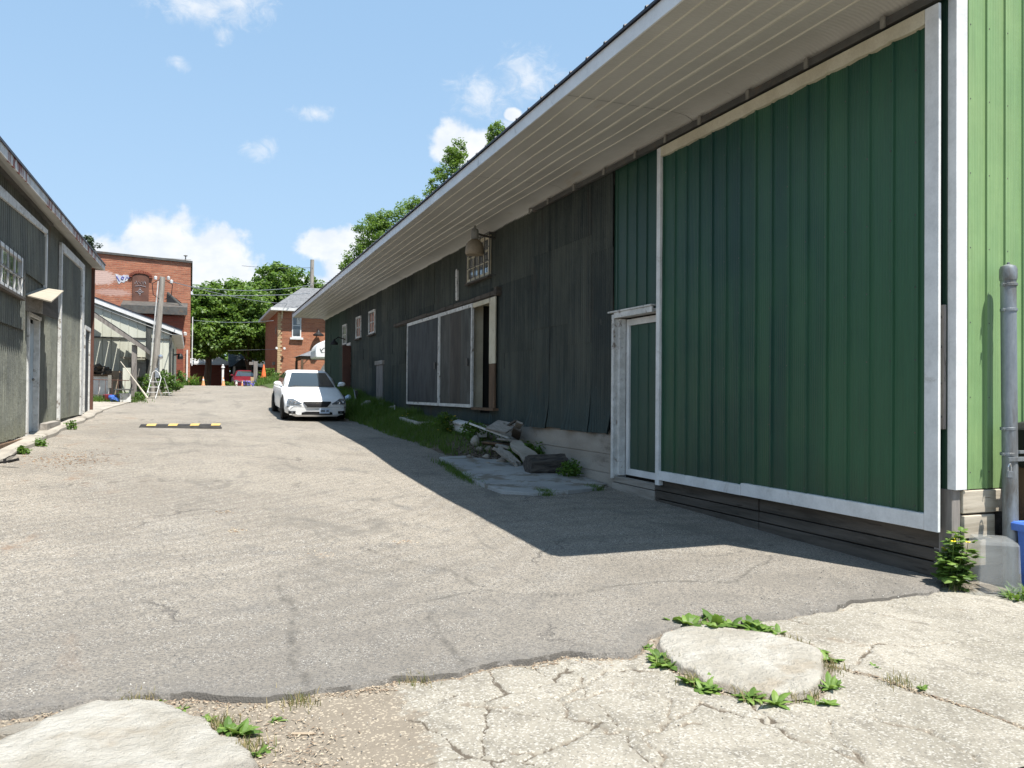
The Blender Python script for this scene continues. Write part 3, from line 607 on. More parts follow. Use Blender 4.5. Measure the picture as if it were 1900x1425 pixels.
# ================================================================== the long green barn on the right
W = 5.7
barn = T('long_barn', 'long green metal barn with wide white eave filling the right side', 'barn', (11.7, 21, -1.4))
Y0, Y1, ZT = 4.74, 37.53, 3.40
XB = 17.7; XR = 11.7; ZR = 6.3
def eave_x(y): return 3.86+(y-4.69)/32.8*.36
# dark corrugated siding, separate overlapping sheets
S = Sheets(); rs = random.Random(3); y = 10.36; kk = 0
while y < Y1-.02:
    wd = rs.uniform(.62, .82); y2 = min(y+wd, Y1)
    cuts = [-.57+rs.uniform(-.02, .02) if y < 14 else -.62, rs.choice([.9, 1.25, 1.25, 1.6]), rs.choice([1.9, 2.3, 2.3, 2.6]), ZT]
    if y < 15.2: cuts[1] = rs.choice([.85, 1.2]); cuts[2] = rs.choice([2.2, 2.5])
    for i in range(3):
        us, ds = corr(y, y2+.03)
        cr_ = rs.uniform(.8, 2.2) if (i == 0 and y < 15.2) else .25 if i == 0 else .12
        sd_ = rs.randrange(99)
        def warp(U, Z, cr_=cr_, sd_=sd_, y=y, y2=y2, z0=cuts[i], i=i):
            a = np.clip((z0+.7-Z)/.7, 0, 1)**2 if i == 0 else np.clip((z0+.25-Z)/.25, 0, 1)**2*.5
            e = np.abs((U-y)/(y2-y)*2-1)**3
            return cr_*(.055*a*e*(.3+vnoise(U, Z, .9, sd_))+.03*(vnoise(U, Z, 2.1, sd_+1)-.4)*a+.012*(vnoise(U, Z, 1.4, sd_+2)-.5))
        zb = cuts[i]-(.04 if i else 0)+.012*vnoise(us, us*0, 4, sd_)*(1 if i == 0 else .4)
        S.add(us, ds, zb, cuts[i+1], W, -1, nz=8 if i == 0 else 5, tone=rs.random(), off=.002+.006*(kk % 2)+(.009*i), warp=warp, holes=[(15.42, 16.72, -.3, 1.97), (31.2, 32.5, -.6, 1.78)])
    y = y2; kk += 1
S.build('dark_siding', A_['dark_siding'], barn)
# green ribbed wall around the big door
S = Sheets()
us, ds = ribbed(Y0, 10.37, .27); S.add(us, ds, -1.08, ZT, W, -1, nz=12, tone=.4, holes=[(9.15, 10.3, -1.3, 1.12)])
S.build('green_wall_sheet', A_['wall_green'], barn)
# gable end facing the camera
S = Sheets(); us, ds = ribbed(W, XB, .215, first=.05)
rf = lambda x: 3.50+(np.minimum(x, 2*XR-x)-W)*(ZR-3.62)/(XR-W)
x = W
while x < XB-.01:
    x2 = min(x+.86, XB); m_ = (us >= x-1e-6) & (us <= x2+1e-6)
    uu = np.concatenate([[x], us[m_], [x2]]); dd_ = np.concatenate([[0], ds[m_], [0]])
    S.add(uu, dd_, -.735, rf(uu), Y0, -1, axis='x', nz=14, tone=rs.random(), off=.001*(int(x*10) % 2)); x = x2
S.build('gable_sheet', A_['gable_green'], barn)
b = MB()
for u in np.arange(W+.05+.1075+.027, W+3, .215):
    for z in np.arange(-.6, 3.6, .61): b.box(u-.005, u+.005, Y0-.008, Y0+.002, z-.005, z+.005)
P('wall_screws', b, A_['rail'], barn, kind='stuff')
b = MB(); b.box(XB-.1, XB, Y0+.02, Y1, -1.6, ZT); b.prism([(W+.03, -1.3), (XB-.1, -1.3), (XB-.1, ZT), (XR, ZR-.1), (W+.03, ZT)], 'y', Y1-.06, Y1)
P('back_wall', b, A_['wall_green'], barn)
# roof
b = MB()
def roofx(y, t): return eave_x(y)+(XR-eave_x(y))*t
for (ya, yb) in [(4.66, 37.75)]:
    for sgn in (0, 1):
        xa0, xb0 = (eave_x(ya)-.03, eave_x(yb)-.03) if sgn == 0 else (2*XR-eave_x(ya), 2*XR-eave_x(yb))
        z0, z1 = 3.555, ZR
        b.add([(xa0, ya, z0), (XR, ya, z1), (XR, yb, z1), (xb0, yb, z0), (xa0, ya, z0+.025), (XR, ya, z1+.025), (XR, yb, z1+.025), (xb0, yb, z0+.025)],
              [(0, 1, 2, 3), (4, 5, 6, 7), (0, 1, 5, 4), (1, 2, 6, 5), (2, 3, 7, 6), (3, 0, 4, 7)])
y = 4.8
while y < 37.7:
    x0 = eave_x(y)-.035; b.add([(x0, y-.02, 3.575), (x0, y+.02, 3.575), (XR, y+.02, ZR+.02), (XR, y-.02, ZR+.02), (x0, y-.012, 3.595), (x0, y+.012, 3.595), (XR, y+.012, ZR+.06), (XR, y-.012, ZR+.06)],
              [(0, 1, 2, 3), (4, 5, 6, 7), (0, 1, 5, 4), (1, 2, 6, 5), (2, 3, 7, 6), (3, 0, 4, 7)]); y += .41
P('roof', b, A_['roofdark'], barn)
# fascia in lengths with small joints
b = MB(); y = 4.66; rs = random.Random(5)
while y < 37.7:
    y2 = min(y+3.05, 37.72); d = rs.uniform(-.004, .004)
    xa, xb_ = eave_x(y)+d, eave_x(y2)+d
    zz = (3.40, 3.553)
    b.add([(xa, y, zz[0]), (xa+.02, y, zz[0]), (xb_+.02, y2-.004, zz[0]), (xb_, y2-.004, zz[0]), (xa, y, zz[1]), (xa+.02, y, zz[1]), (xb_+.02, y2-.004, zz[1]), (xb_, y2-.004, zz[1])],
          [(0, 1, 2, 3), (4, 5, 6, 7), (0, 1, 5, 4), (1, 2, 6, 5), (2, 3, 7, 6), (3, 0, 4, 7)])
    y = y2
b.prism([(eave_x(37.7)-.0, 3.40), (W+.1, 3.40), (W+.1, 3.75), (eave_x(37.7), 3.553)], 'y', 37.7, 37.72)
b.prism([(3.86, 3.40), (W-.01, 3.40), (W-.01, 3.9), (3.86, 3.553)], 'y', 4.66, 4.68)
P('fascia', b, A_['fascia'], barn)
# soffit: flat metal with raised longitudinal ribs, coved towards the wall
def sof_mat(n):
    p = n.pos(); y = n.sep(p)[1]
    c = n.mix(n.ss(n.noise(.8, p, 5, .6), .3, .7), (.43, .42, .39), (.51, .50, .47))
    c = n.mix(n.ss(n.noise(2.5, n.map(p, (1, .3, 1)), 7, .75), .6, .75), c, (.42, .375, .31))
    h = n.m('SINE', n.m('MULTIPLY', y, 2*math.pi/.045))
    return {'Base Color': c, 'Roughness': .5, 'Specular IOR Level': .35, 'Normal': n.bump(n.m('ADD', h, n.m('MULTIPLY', n.noise(1.5, p, 3), 4.)), .002, .8)}
A_['soffit'] = mat('soffit_metal', sof_mat)
b = MB(); secs = []
pr = [(0, 3.425), (.80, 3.425), (.86, 3.42), (.91, 3.405), (.955, 3.37), (.985, 3.33), (1, 3.29)]
ys_ = np.arange(4.68, 37.71, 1.5).tolist()+[37.7]
for y in ys_:
    e = eave_x(y)+.02; sg = .006*math.sin(y*1.9); secs.append([(e+(W-.012-e)*t, y, z+sg*(t < .9)) for t, z in pr])
b.loft(secs, close=False, cap=False); P('soffit', b, A_['soffit'], barn, smooth=40)
b = MB()
for t, wd in [(.10, .012), (.215, .012), (.33, .016), (.445, .012), (.555, .028), (.665, .012), (.775, .012)]:
    for ya, yb in zip(ys_[:-1], ys_[1:]):
        q = []
        for y in (ya, yb):
            e = eave_x(y)+.02; x = e+(W-e)*t; sg = .006*math.sin(y*1.9); q.append([(x-wd, y, 3.424+sg), (x-wd*.5, y, 3.412+sg), (x+wd*.5, y, 3.412+sg), (x+wd, y, 3.424+sg)])
        b.loft(q, cap=False)
P('soffit_rib', b, A_['soffit_rib'], barn, kind='stuff')
for i, y in enumerate(np.arange(8.3, 37, 3.66)):
    e = eave_x(y)+.02; b = MB(); b.loft([[(e+(W-.012-e)*t, y+dy, z-.004-(.002 if k == 0 else 0)) for k, (t, z) in enumerate(pr)] for dy in (0, .007)], close=False, cap=False)
    P('soffit_joint', b, A_['rail'], barn)
# foundation below the dark siding and plank base below the doors
b = MB(); b.box(W+.03, W+.3, 10.36, Y1, -1.7, -.5); P('foundation', b, A_['found'], barn)
b = MB()
for z0, z1, dd_ in ((-.86, -.575, .0), (-1.14, -.868, .004), (-1.42, -1.148, -.003)):
    b.box(W+.012+dd_, W+.028, 10.37, 13.8, z0, z1)
P('foundation_board', b, A_['found'], barn, bevel=.006)
b = MB(); rs = random.Random(2)
for z0, z1 in ((-1.225, -1.09), (-1.335, -1.235), (-1.50, -1.345)):
    for ya, yb in ((4.86, 7.1), (7.11, 9.17)):
        d = rs.uniform(-.008, .006); b.box(W-.02+d, W+.06, ya, yb, z0, z1+rs.uniform(-.004, 0))
P('base_plank', b, A_['darkplank'], barn, bevel=.006)
b = MB()
for z0, z1 in ((-1.24, -1.16), (-1.42, -1.25)): b.box(W-.03, W+.06, 9.19, 10.34, z0, z1)
P('base_plank', b, A_['greyplank_y'], barn, bevel=.006, label='lighter worn planks below the small door')
# crib at the corner: stacked squared timbers and post
b = MB()
for z0, z1, x1, d in ((-.93, -.745, 6.28, .0), (-1.13, -.945, 6.14, .012), (-1.36, -1.145, 6.3, .004)):
    b.box(5.79, x1, Y0-.02-d, Y0+.12, z0, z1)
P('corner_timber', b, A_['greyplank_x'], barn, bevel=.008)
b = MB(); b.box(5.69, 5.785, Y0+.0, Y0+.17, -1.5, -.735); P('corner_post', b, A_['greyplank_z'], barn, bevel=.006)
b = MB(); b.box(6.0, XB, Y0+.06, Y0+.2, -1.7, -.73); P('foundation', b, A_['darkplank'], barn)
# white corner trim, L-shaped
b = MB(); b.prism([(W-.008, Y0+.045), (W-.008, Y0-.035), (W+.115, Y0-.035), (W+.115, Y0-.012), (W+.004, Y0-.012), (W+.004, Y0+.045)], 'z', -.735, 3.42)
P('corner_trim', b, A_['white'], barn, bevel=.003)
b = MB(); b.box(W-.04, W-.012, 4.79, 4.845, -.25, .76); bd = P('nailed_board', b, A_['greyplank_z'], barn, bevel=.003)
for z in (.66, .42, .12, -.15): b = MB(); b.lathe([(.011, 0), (.007, -.007)], (W-.04, 4.818, z), 8, 'x'); P('bolt', b, A_['rail'], bd)

# big sliding door with white frame
DX = W-.09
door = P('sliding_door', (lambda b: b.box(DX+.035, DX+.06, 4.83, 9.02, -1.06, 3.16))(MB()), A_['door_green'], barn)
S = Sheets(); rs = random.Random(11); us, ds = ribbed(4.91, 9.0, .262, first=-.02)
edges = [4.91]+[u for u in np.arange(4.91-.02+.131+.04, 8.95, .262)]+[9.0]
for a, c in zip(edges[:-1], edges[1:]):
    m_ = (us > a+1e-6) & (us < c-1e-6); uu = np.concatenate([[a], us[m_], [c]]); dd_ = np.interp(uu, us, ds)
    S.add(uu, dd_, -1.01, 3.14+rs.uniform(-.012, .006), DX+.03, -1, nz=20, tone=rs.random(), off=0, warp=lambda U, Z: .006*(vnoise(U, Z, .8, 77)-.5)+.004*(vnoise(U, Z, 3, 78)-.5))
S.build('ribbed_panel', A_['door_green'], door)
b = MB()
for u in np.arange(4.91-.02+.131+.027, 8.95, .262):
    for z in np.arange(-.9, 3.1, .61): b.box(DX+.022, DX+.031, u-.006, u+.006, z-.006, z+.006)
P('panel_screws', b, A_['rail'], door, kind='stuff')
b = MB(); b.box(DX-.02, DX+.008, 4.785, 4.92, -1.08, 3.21)
P('door_stile', b, A_['white'], door, bevel=.004)
b = MB(); b.box(DX-.02, DX+.05, 8.965, 9.05, -1.15, 3.21); P('door_stile', b, A_['white'], door, bevel=.004)
b = MB(); b.box(DX-.018, DX+.05, 4.923, 7.3, -1.078, -.945); b.box(DX-.021, DX+.05, 7.305, 8.962, -1.08, -.965); P('bottom_rail', b, A_['white'], door, bevel=.004)
b = MB()
yy = np.linspace(4.923, 8.962, 60); up = [(y, 3.21) for y in yy]; dn = [(y, 3.085+.005*math.sin(y*17)+.004*math.sin(y*41)) for y in yy[::-1]]
b.prism(up+dn, 'x', DX-.018, DX+.05); P('top_rail', b, A_['cream'], door)
# track under the eave and its brackets
b = MB(); b.box(DX-.02, DX+.04, 4.74, 13.2, 3.245, 3.32); b.box(DX+.04, W-.01, 4.74, 13.2, 3.31, 3.33)
tr = P('door_track', b, A_['rail'], barn, bevel=.004)
for y in (5.35, 6.3, 7.2, 8.1, 8.85, 9.6, 10.5, 11.5, 12.5, 13.3):
    b = MB(); b.box(DX-.035, DX-.02, y-.025, y+.025, 3.235, 3.33); b.box(DX-.035, W-.02, y-.02, y+.02, 3.33, 3.34); P('track_bracket', b, A_['railbr'], tr)
# small recessed door
b = MB(); b.box(W+.13, W+.15, 9.3, 10.2, -1.05, 1.02); sdoor = P('small_door', b, A_['wall_green'], barn)
S = Sheets(); us, ds = ribbed(9.2, 10.12, .27, first=.02, h=.012); S.add(us, ds, -1.03, 1.0, W+.128, -1, nz=6, tone=.35); S.build('ribbed_panel', A_['wall_green'], sdoor)
b = MB(); b.box(W+.10, W+.16, 10.10, 10.18, -1.13, 1.09); b.box(W+.102, W+.16, 9.2, 10.098, 1.0, 1.09); b.box(W+.102, W+.16, 9.2, 10.098, -1.13, -1.04); P('door_frame', b, A_['white'], sdoor, bevel=.003)
b = MB(); b.box(W-.05, W+.16, 10.27, 10.3, -1.19, 1.16); b.box(W-.062, W-.035, 10.262, 10.33, -1.19, 1.165); b.box(W-.05, W+.16, 9.23, 10.268, 1.12, 1.16); b.box(W-.064, W-.036, 9.23, 10.262, 1.11, 1.19)
b.box(W-.0, W+.1, 10.19, 10.268, -1.14, 1.1); b.box(W-.08, W+.0, 9.23, 10.42, 1.192, 1.215)
P('door_casing', b, A_['oldwhite'], sdoor, bevel=.003)
b = MB(); b.box(W+.17, W+.2, 9.1, 10.35, -1.2, 1.2); P('door_backing', b, A_['interior'], sdoor)

# twin sliding plywood doors and the opening beside them
sl = T('plywood_sliding_door', 'x', 'door', (W, 19, -.3))
bpy.data.objects.remove(sl); OFF.pop(sl, None)
def plydoor(y0, y1, cols, lab):
    b = MB(); b.box(5.625, 5.645, y0+.02, y1-.02, -.28, 1.94); d = P('plywood_door', b, A_[cols[0]], barn, label=lab)
    k = len(cols); ww = (y1-y0-.1)/k
    for i, c in enumerate(cols):
        b = MB(); b.box(5.612-.002*(i % 2), 5.627, y1-.05-ww*(i+1)+.002, y1-.05-ww*i, -.24, 1.9); P('plywood_sheet', b, A_[c], d)
    b = MB(); b.box(5.59, 5.64, y0, y0+.07, -.28, 1.96); b.box(5.59, 5.64, y1-.055, y1, -.28, 1.96); b.box(5.592, 5.64, y0+.072, y1-.057, 1.88, 1.96); b.box(5.592, 5.64, y0+.072, y1-.057, -.29, -.22)
    P('door_frame', b, A_['oldwhite'], d, bevel=.003)
    b = MB(); b.box(5.57, 5.59, y0+.25, y0+.33, .62, .78); P('door_handle', b, A_['rail'], d)
plydoor(18.97, 22.1, ['slidA'], 'blue-grey plywood door panel')
plydoor(16.46, 18.93, ['slidB', 'slidC', 'slidB'], 'grey and brown plywood door panel')
b = MB(); b.box(5.66, 5.90, 16.60, 16.64, -.3, 1.95); b.box(5.66, 6.0, 15.40, 16.6, 1.92, 1.97); b.box(5.60, 5.655, 15.36, 16.45, 1.86, 1.955)
P('opening_jamb', b, A_['cream'], barn, bevel=.003)
b = MB(); b.box(5.60, 5.64, 15.08, 15.40, .62, 1.955); b.box(5.60, 5.62, 15.05, 15.075, .62, 1.955); P('casing_board', b, A_['cream'], barn, bevel=.003)
b = MB(); b.box(5.605, 5.64, 15.08, 15.40, -.27, .615); P('casing_board', b, A_['brownplank_z'], barn, bevel=.003, label='bare brown lower casing board')
b = MB(); b.box(5.58, 5.7, 15.08, 16.46, -.33, -.275); P('door_sill', b, A_['brownplank_z'], barn, bevel=.004)
b = MB(); b.box(7.0, 7.05, 15.0, 17.5, -.6, 2.4); b.box(5.75, 7.05, 16.68, 16.72, -.6, 2.4); b.box(5.75, 7.05, 15.3, 15.34, -.6, 2.4); b.box(5.75, 7.0, 15.3, 16.7, -.45, -.4); b.box(5.75, 7.0, 15.3, 16.7, 2.1, 2.2); P('blackout_interior', b, A_['interior'], barn)  # near-black box added behind the opening to block light
b = MB(); b.box(6.25, 6.32, 16.9-.55, 16.5, -.3, 1.9); P('inner_post', b, A_['wall_green'], barn)
b = MB(); y = 14.9; rs = random.Random(4)
while y < 23.7:
    l = rs.uniform(.35, .8); b.box(5.60, W+.0, y, min(y+l, 23.8), 1.99, 2.08-rs.uniform(0, .015)); y += l+.025
b.box(5.63, W, 15.0, 23.7, 1.965, 1.99); b.box(5.57, 5.70, 14.92, 15.06, 1.97, 2.13)
P('door_rail_timber', b, A_['darkplank'], barn, bevel=.004)
b = MB(); b.prism([(17.66, 2.17), (17.72, 2.14), (17.78, 2.17), (17.80, 2.84), (17.74, 2.88), (17.68, 2.84)], 'x', 5.63, 5.68); hg = P('white_strap', b, A_['oldwhite'], barn, bevel=.006)
for z in (2.35, 2.68): b = MB(); b.lathe([(.016, 0), (.012, -.008)], (5.63, 17.73, z), 8, 'x'); P('bolt', b, A_['rail'], hg)

def window(par, s, X0, y0, y1, z0, z1, nc, nr, fm, t=.07, lab=None, dark=True):
    """window on a wall plane x = X0, facing s (-1 or +1)"""
    b = MB(); b.box(X0+s*.01, X0+s*.06, y0, y0+t, z0, z1); b.box(X0+s*.01, X0+s*.06, y1-t, y1, z0, z1); b.box(X0+s*.01, X0+s*.062, y0+t, y1-t, z1-t, z1); b.box(X0+s*.01, X0+s*.062, y0+t, y1-t, z0, z0+t)
    wnd = P('window', b, fm, par, bevel=.003, label=lab)
    b = MB(); b.box(X0+s*.02, X0+s*.03, y0+t, y1-t, z0+t, z1-t); P('pane', b, A_['glass'], wnd)
    b = MB()
    for i in range(1, nc): yy = y0+t+(y1-y0-2*t)*i/nc; b.box(X0+s*.03, X0+s*.045, yy-.012, yy+.012, z0+t, z1-t)
    for i in range(1, nr): zz = z0+t+(z1-z0-2*t)*i/nr; b.box(X0+s*.03, X0+s*.048, y0+t, y1-t, zz-.014, zz+.014)
    if nc+nr > 2: P('glazing_bar', b, fm, wnd)
    b = MB(); b.box(X0, X0+s*.10, y0-.04, y1+.04, z0-.05, z0-.002); P('sill', b, A_['darkplank'], wnd, bevel=.003)
    return wnd
window(barn, -1, W-.02, 26.6, 27.6, 2.0, 2.8, 2, 2, A_['oldwhite'], lab='nearest of the three small white windows')
window(barn, -1, W-.02, 29.0, 29.92, 2.0, 2.8, 2, 2, A_['oldwhite'], lab='middle small white window')
window(barn, -1, W-.02, 31.9, 32.75, 1.92, 2.73, 2, 2, A_['oldwhite'], lab='farthest small white window, above the door')
wn = window(barn, -1, W-.02, 15.5, 16.95, 2.44, 3.27, 4, 3, A_['cream'], lab='barred window behind the big lamp')
b = MB()
for y in np.linspace(15.2, 16.65, 6): b.tube([(5.52, y, 2.40), (5.52, y, 3.26)], .010, 6)
for z in (2.40, 2.70, 2.98, 3.26): b.tube([(5.52, 15.2, z), (5.52, 16.65, z)], .011, 6)
for y, z in ((15.2, 2.40), (16.65, 2.40), (15.2, 3.25), (16.65, 3.25)): b.tube([(5.52, y, z), (W, y, z)], .011, 6)
P('security_grille', b, A_['rail'], wn)
# big yard lamp on an arm
b = MB(); b.tube([(5.68, 15.3, 3.16), (5.4, 15.2, 3.17), (5.1, 14.95, 3.16)], .022, 8); lamp = P('yard_lamp', b, A_['rail'], barn, smooth=40)
b = MB(); b.lathe([(.06, 3.20), (.075, 3.16), (.075, 3.02), (.06, 2.99)], (5.07, 14.8, 0), 14); b.lathe([(.025, 3.27), (.03, 3.2)], (5.07, 14.8, 0), 10); P('lamp_socket', b, A_['railbr'], lamp, smooth=40)
b = MB(); b.lathe([(.07, 3.0), (.13, 2.95), (.175, 2.86), (.185, 2.74), (.17, 2.70), (.16, 2.70)], (5.07, 14.8, 0), 18); P('lamp_shade', b, A_['lampshade'], lamp, smooth=50)
# far door with its leaf swung out, small lamp above it, boarded hatch
b = MB(); b.box(5.64, W+.0, 32.45, 32.62, -.45, 1.84); b.box(5.64, W, 31.1, 32.62, 1.84, 1.95); b.box(5.64, W, 31.1, 31.2, -.4, 1.84); dr = P('far_door', b, A_['oldwhite'], barn, bevel=.004)
b = MB(); b.box(5.35, 5.66, 31.02, 31.07, -.38, 1.82); b.box(6.0, 6.03, 31.1, 32.6, -.5, 1.9); b.box(W+.03, 6.0, 32.5, 32.53, -.5, 1.85); P('door_leaf', b, A_['oxide'], dr)
b = MB(); b.tube([(W, 32.1, 2.1), (5.35, 32.1, 2.2), (5.2, 32.1, 2.08)], .02, 6); b.lathe([(.03, 2.12), (.06, 2.05), (.14, 1.98), (.15, 1.9)], (5.2, 32.1, 0), 12); P('door_lamp', b, A_['black'], barn, smooth=40)
b = MB(); b.box(5.66, W+.0, 25.45, 26.4, -.35, .93); hb = P('boarded_hatch', b, A_['greyplank_z'], barn, bevel=.004)
b = MB(); b.box(5.62, W, 25.35, 26.5, .93, 1.06); P('hatch_header', b, A_['greyplank_y'], hb, bevel=.004)
b = MB(); b.box(5.70, 5.72, Y1-.1, Y1, -.4, 3.3); b.box(5.66, 5.74, Y1-.05, Y1+.02, -.4, 3.35); P('far_corner_trim', b, A_['wall_green'], barn)

# ================================================================== left building
LX = -2.66
lb = T('workshop_shed', 'faded green metal workshop along the left edge with rust streaked fascia', 'workshop', (-6.5, 19, -.8))
def ztop(y): return 3.27+(y-13.8)*.0195
S = Sheets(); rs = random.Random(21); y = 9.0
while y < 25.5:
    y2 = min(y+.86, 25.5); us, ds = ribbed(y, y2, .143, h=.022, grv=.022, first=0)
    S.add(us, ds, -.80+.012*(us-14)+.02*vnoise(us, us*0, 3, 5), [ztop(u) for u in us], LX, 1, nz=16, tone=rs.random(), off=.004*(int(y*7) % 2), warp=lambda U, Z: .02*(vnoise(U, Z, 1.1, 90)-.5)*np.clip(1.5-Z, 0, 2)/2, holes=[(16.05, 17.25, -.95, 1.3)]); y = y2
S.build('siding', A_['left_siding'], lb)
b = MB(); b.box(-10.5, LX, 25.42, 25.5, -.9, 3.4); b.box(-10.5, -10.4, 9.1, 25.4, -.9, 3.3); b.box(-10.4, LX, 9.0, 9.08, -.95, 3.15); P('end_wall', b, A_['left_siding'], lb)
b = MB(); b.box(LX-.2, LX-.02, 9.0, 25.4, -1.3, -.75); P('footing', b, A_['conc'], lb)
b = MB()
ea = lambda y: (-2.35, 3.25+(y-12.2)*.0262)   # eave line top
ya, yb = 8.5, 25.75; za, zb = ea(ya)[1], ea(yb)[1]
b.add([(-2.315, ya, za+.01), (-6.5, ya, za+1.72), (-6.5, yb, zb+1.72), (-2.315, yb, zb+.01), (-2.315, ya, za-.03), (-6.5, ya, za+1.67), (-6.5, yb, zb+1.67), (-2.315, yb, zb-.03)], [(0, 1, 2, 3), (4, 5, 6, 7), (0, 1, 5, 4), (1, 2, 6, 5), (2, 3, 7, 6), (3, 0, 4, 7)])
b.add([(-10.6, ya, za), (-6.5, ya, za+1.7), (-6.5, yb, zb+1.7), (-10.6, yb, zb)], [(0, 1, 2, 3)]); b.box(-2.39, -2.335, ya, ya+.01, za-.02, za)
P('roof', b, A_['roofdark'], lb)
b = MB(); b.add([(-6.5, 25.44, zb+1.6), (-10.4, 25.44, 3.3), (LX, 25.44, 3.3)], [(0, 1, 2)]); P('gable_infill', b, A_['left_siding'], lb)
b = MB(); y = ya; 
while y < yb-.01:
    y2 = min(y+2.44, yb); q = []
    for yy in (y, y2-.005): z = ea(yy)[1]; q.append([(-2.36, yy, z-.165), (-2.335, yy, z-.165), (-2.335, yy, z-.022), (-2.36, yy, z-.022)])
    b.loft(q); y = y2
b.prism([(-2.36, zb-.165), (-2.36, zb-.02), (LX, zb+.1), (LX, zb-.165)], 'y', yb-.02, yb); P('fascia', b, A_['rustfascia'], lb)
b = MB(); q = [[(-2.36, yy, ea(yy)[1]-.16), (LX, yy, ztop(yy)-.0), (LX, yy, ztop(yy)+.02), (-2.36, yy, ea(yy)[1]-.14)] for yy in (ya, yb)]; b.loft(q); P('soffit', b, A_['soffit'], lb)
b = MB(); q = [[(LX+.02, yy, ztop(yy)-.10), (LX+.07, yy, ztop(yy)-.10), (LX+.07, yy, ztop(yy)-.03), (LX+.02, yy, ztop(yy)-.03)] for yy in (9, 18.3)]; b.loft(q); P('door_track', b, A_['rail'], lb)
# first sliding door (header, edge trim) with barred window
b = MB(); q = [[(LX+.06, yy, 2.79+(yy-13.9)*.045), (LX+.10, yy, 2.79+(yy-13.9)*.045), (LX+.10, yy, 2.93+(yy-13.9)*.03), (LX+.06, yy, 2.93+(yy-13.9)*.03)] for yy in (10, 17.46)]; b.loft(q)
sd1 = P('sliding_door', b, A_['oldwhite'], lb)
S = Sheets(); us, ds = ribbed(10, 15.6, .143, h=.022, grv=.022); S.add(us, ds, 1.0, 2.85, LX+.05, 1, nz=8, tone=.3)
us, ds = ribbed(15.6, 17.42, .143, h=.022, grv=.022); S.add(us, ds, 1.98, 2.9, LX+.05, 1, nz=6, tone=.6)
S.build('door_siding', A_['left_siding'], sd1)
b = MB(); b.box(LX+.05, LX+.10, 17.38, 17.46, 1.7, 2.98); P('edge_trim', b, A_['white'], sd1)
wl = window(lb, 1, LX+.05, 13.1, 15.05, 1.5, 2.13, 4, 2, A_['white'], t=.06)
b = MB()
for y in np.linspace(13.0, 15.1, 8): b.box(LX+.12, LX+.128, y-.006, y+.006, 1.47, 2.17)
for z in (1.5, 1.8): b.box(LX+.122, LX+.130, 12.95, 15.12, z-.007, z+.007)
P('security_bar', b, A_['rail'], wl)
# entrance door under a plywood canopy
b = MB(); b.box(LX-.10, LX-.06, 16.12, 17.16, -.76, 1.22); ed_ = P('entrance_door', b, A_['door_blue'], lb)
b = MB(); b.box(LX-.062, LX-.05, 16.3, 16.62, .1, 1.0); P('boarded_pane', b, A_['oxide'], ed_)
b = MB(); b.box(LX-.08, LX+.05, 16.0, 16.12, -.8, 1.3); b.box(LX-.08, LX+.03, 17.16, 17.26, -.8, 1.3); b.box(LX-.08, LX+.05, 16.0, 17.26, 1.3, 1.36); P('door_frame', b, A_['oldwhite'], ed_, bevel=.004)
b = MB(); b.lathe([(.02, 0), (.03, .03), (.0, .05)], (LX-.06, 17.05, .2), 8, 'x'); P('door_knob', b, A_['railbr'], ed_)
b = MB(); b.box(LX, -2.45, 16.0, 17.3, -.83, -.775); P('doorstep', b, A_['conc'], lb, bevel=.006)
b = MB(); b.box(LX+.0, -2.5, 17.3, 19.0, -.82, -.62); P('kick_board', b, A_['greyplank_y'], lb, bevel=.005)
b = MB(); b.box(LX+.03, -2.57, 12.5, 15.95, -.93, -.80); P('base_board', b, A_['brownplank_z'], lb, bevel=.005)
b = MB(); cq = [(LX+.01, 15.75, 1.60), (-2.19, 15.38, 1.47), (-2.29, 17.5, 1.89), (LX+.01, 17.45, 1.925)]
b.add(cq+[(x, y, z+.022) for x, y, z in cq], [(0, 1, 2, 3), (4, 5, 6, 7), (0, 1, 5, 4), (1, 2, 6, 5), (2, 3, 7, 6), (3, 0, 4, 7)])
cn = P('door_canopy', b, A_['canopyply'], lb)
b = MB(); b.prism([(LX+.01, 1.36), (-2.39, 1.31), (-2.39, 1.535), (LX+.01, 1.60)], 'y', 15.83, 15.86); P('canopy_cheek', b, A_['greyplank_y'], cn)
b = MB(); b.prism([(15.86, 1.31), (17.6, 1.36), (17.6, 1.88), (15.86, 1.54)], 'x', -2.42, -2.39); P('canopy_front', b, A_['darkplank'], cn)
# second sliding door
b = MB(); b.box(LX+.03, LX+.09, 19.35, 19.48, -.62, 3.13); b.box(LX+.03, LX+.10, 22.75, 23.2, -.6, 3.2)
q = [[(LX+.03, yy, 2.95+(yy-19.4)*.03), (LX+.10, yy, 2.95+(yy-19.4)*.03), (LX+.10, yy, 3.13+(yy-19.4)*.02), (LX+.03, yy, 3.13+(yy-19.4)*.02)] for yy in (19.48, 22.75)]; b.loft(q)
sd2 = P('sliding_door', b, A_['oldwhite'], lb, bevel=.004)
S = Sheets(); us, ds = ribbed(19.48, 22.75, .143, h=.022, grv=.022); S.add(us, ds, -.6, 3.0, LX+.045, 1, nz=16, tone=.5, warp=lambda U, Z: .03*(vnoise(U, Z, 1.6, 95)-.5)*np.clip(1.2-Z, 0, 1)); S.build('door_siding', A_['left_siding'], sd2)
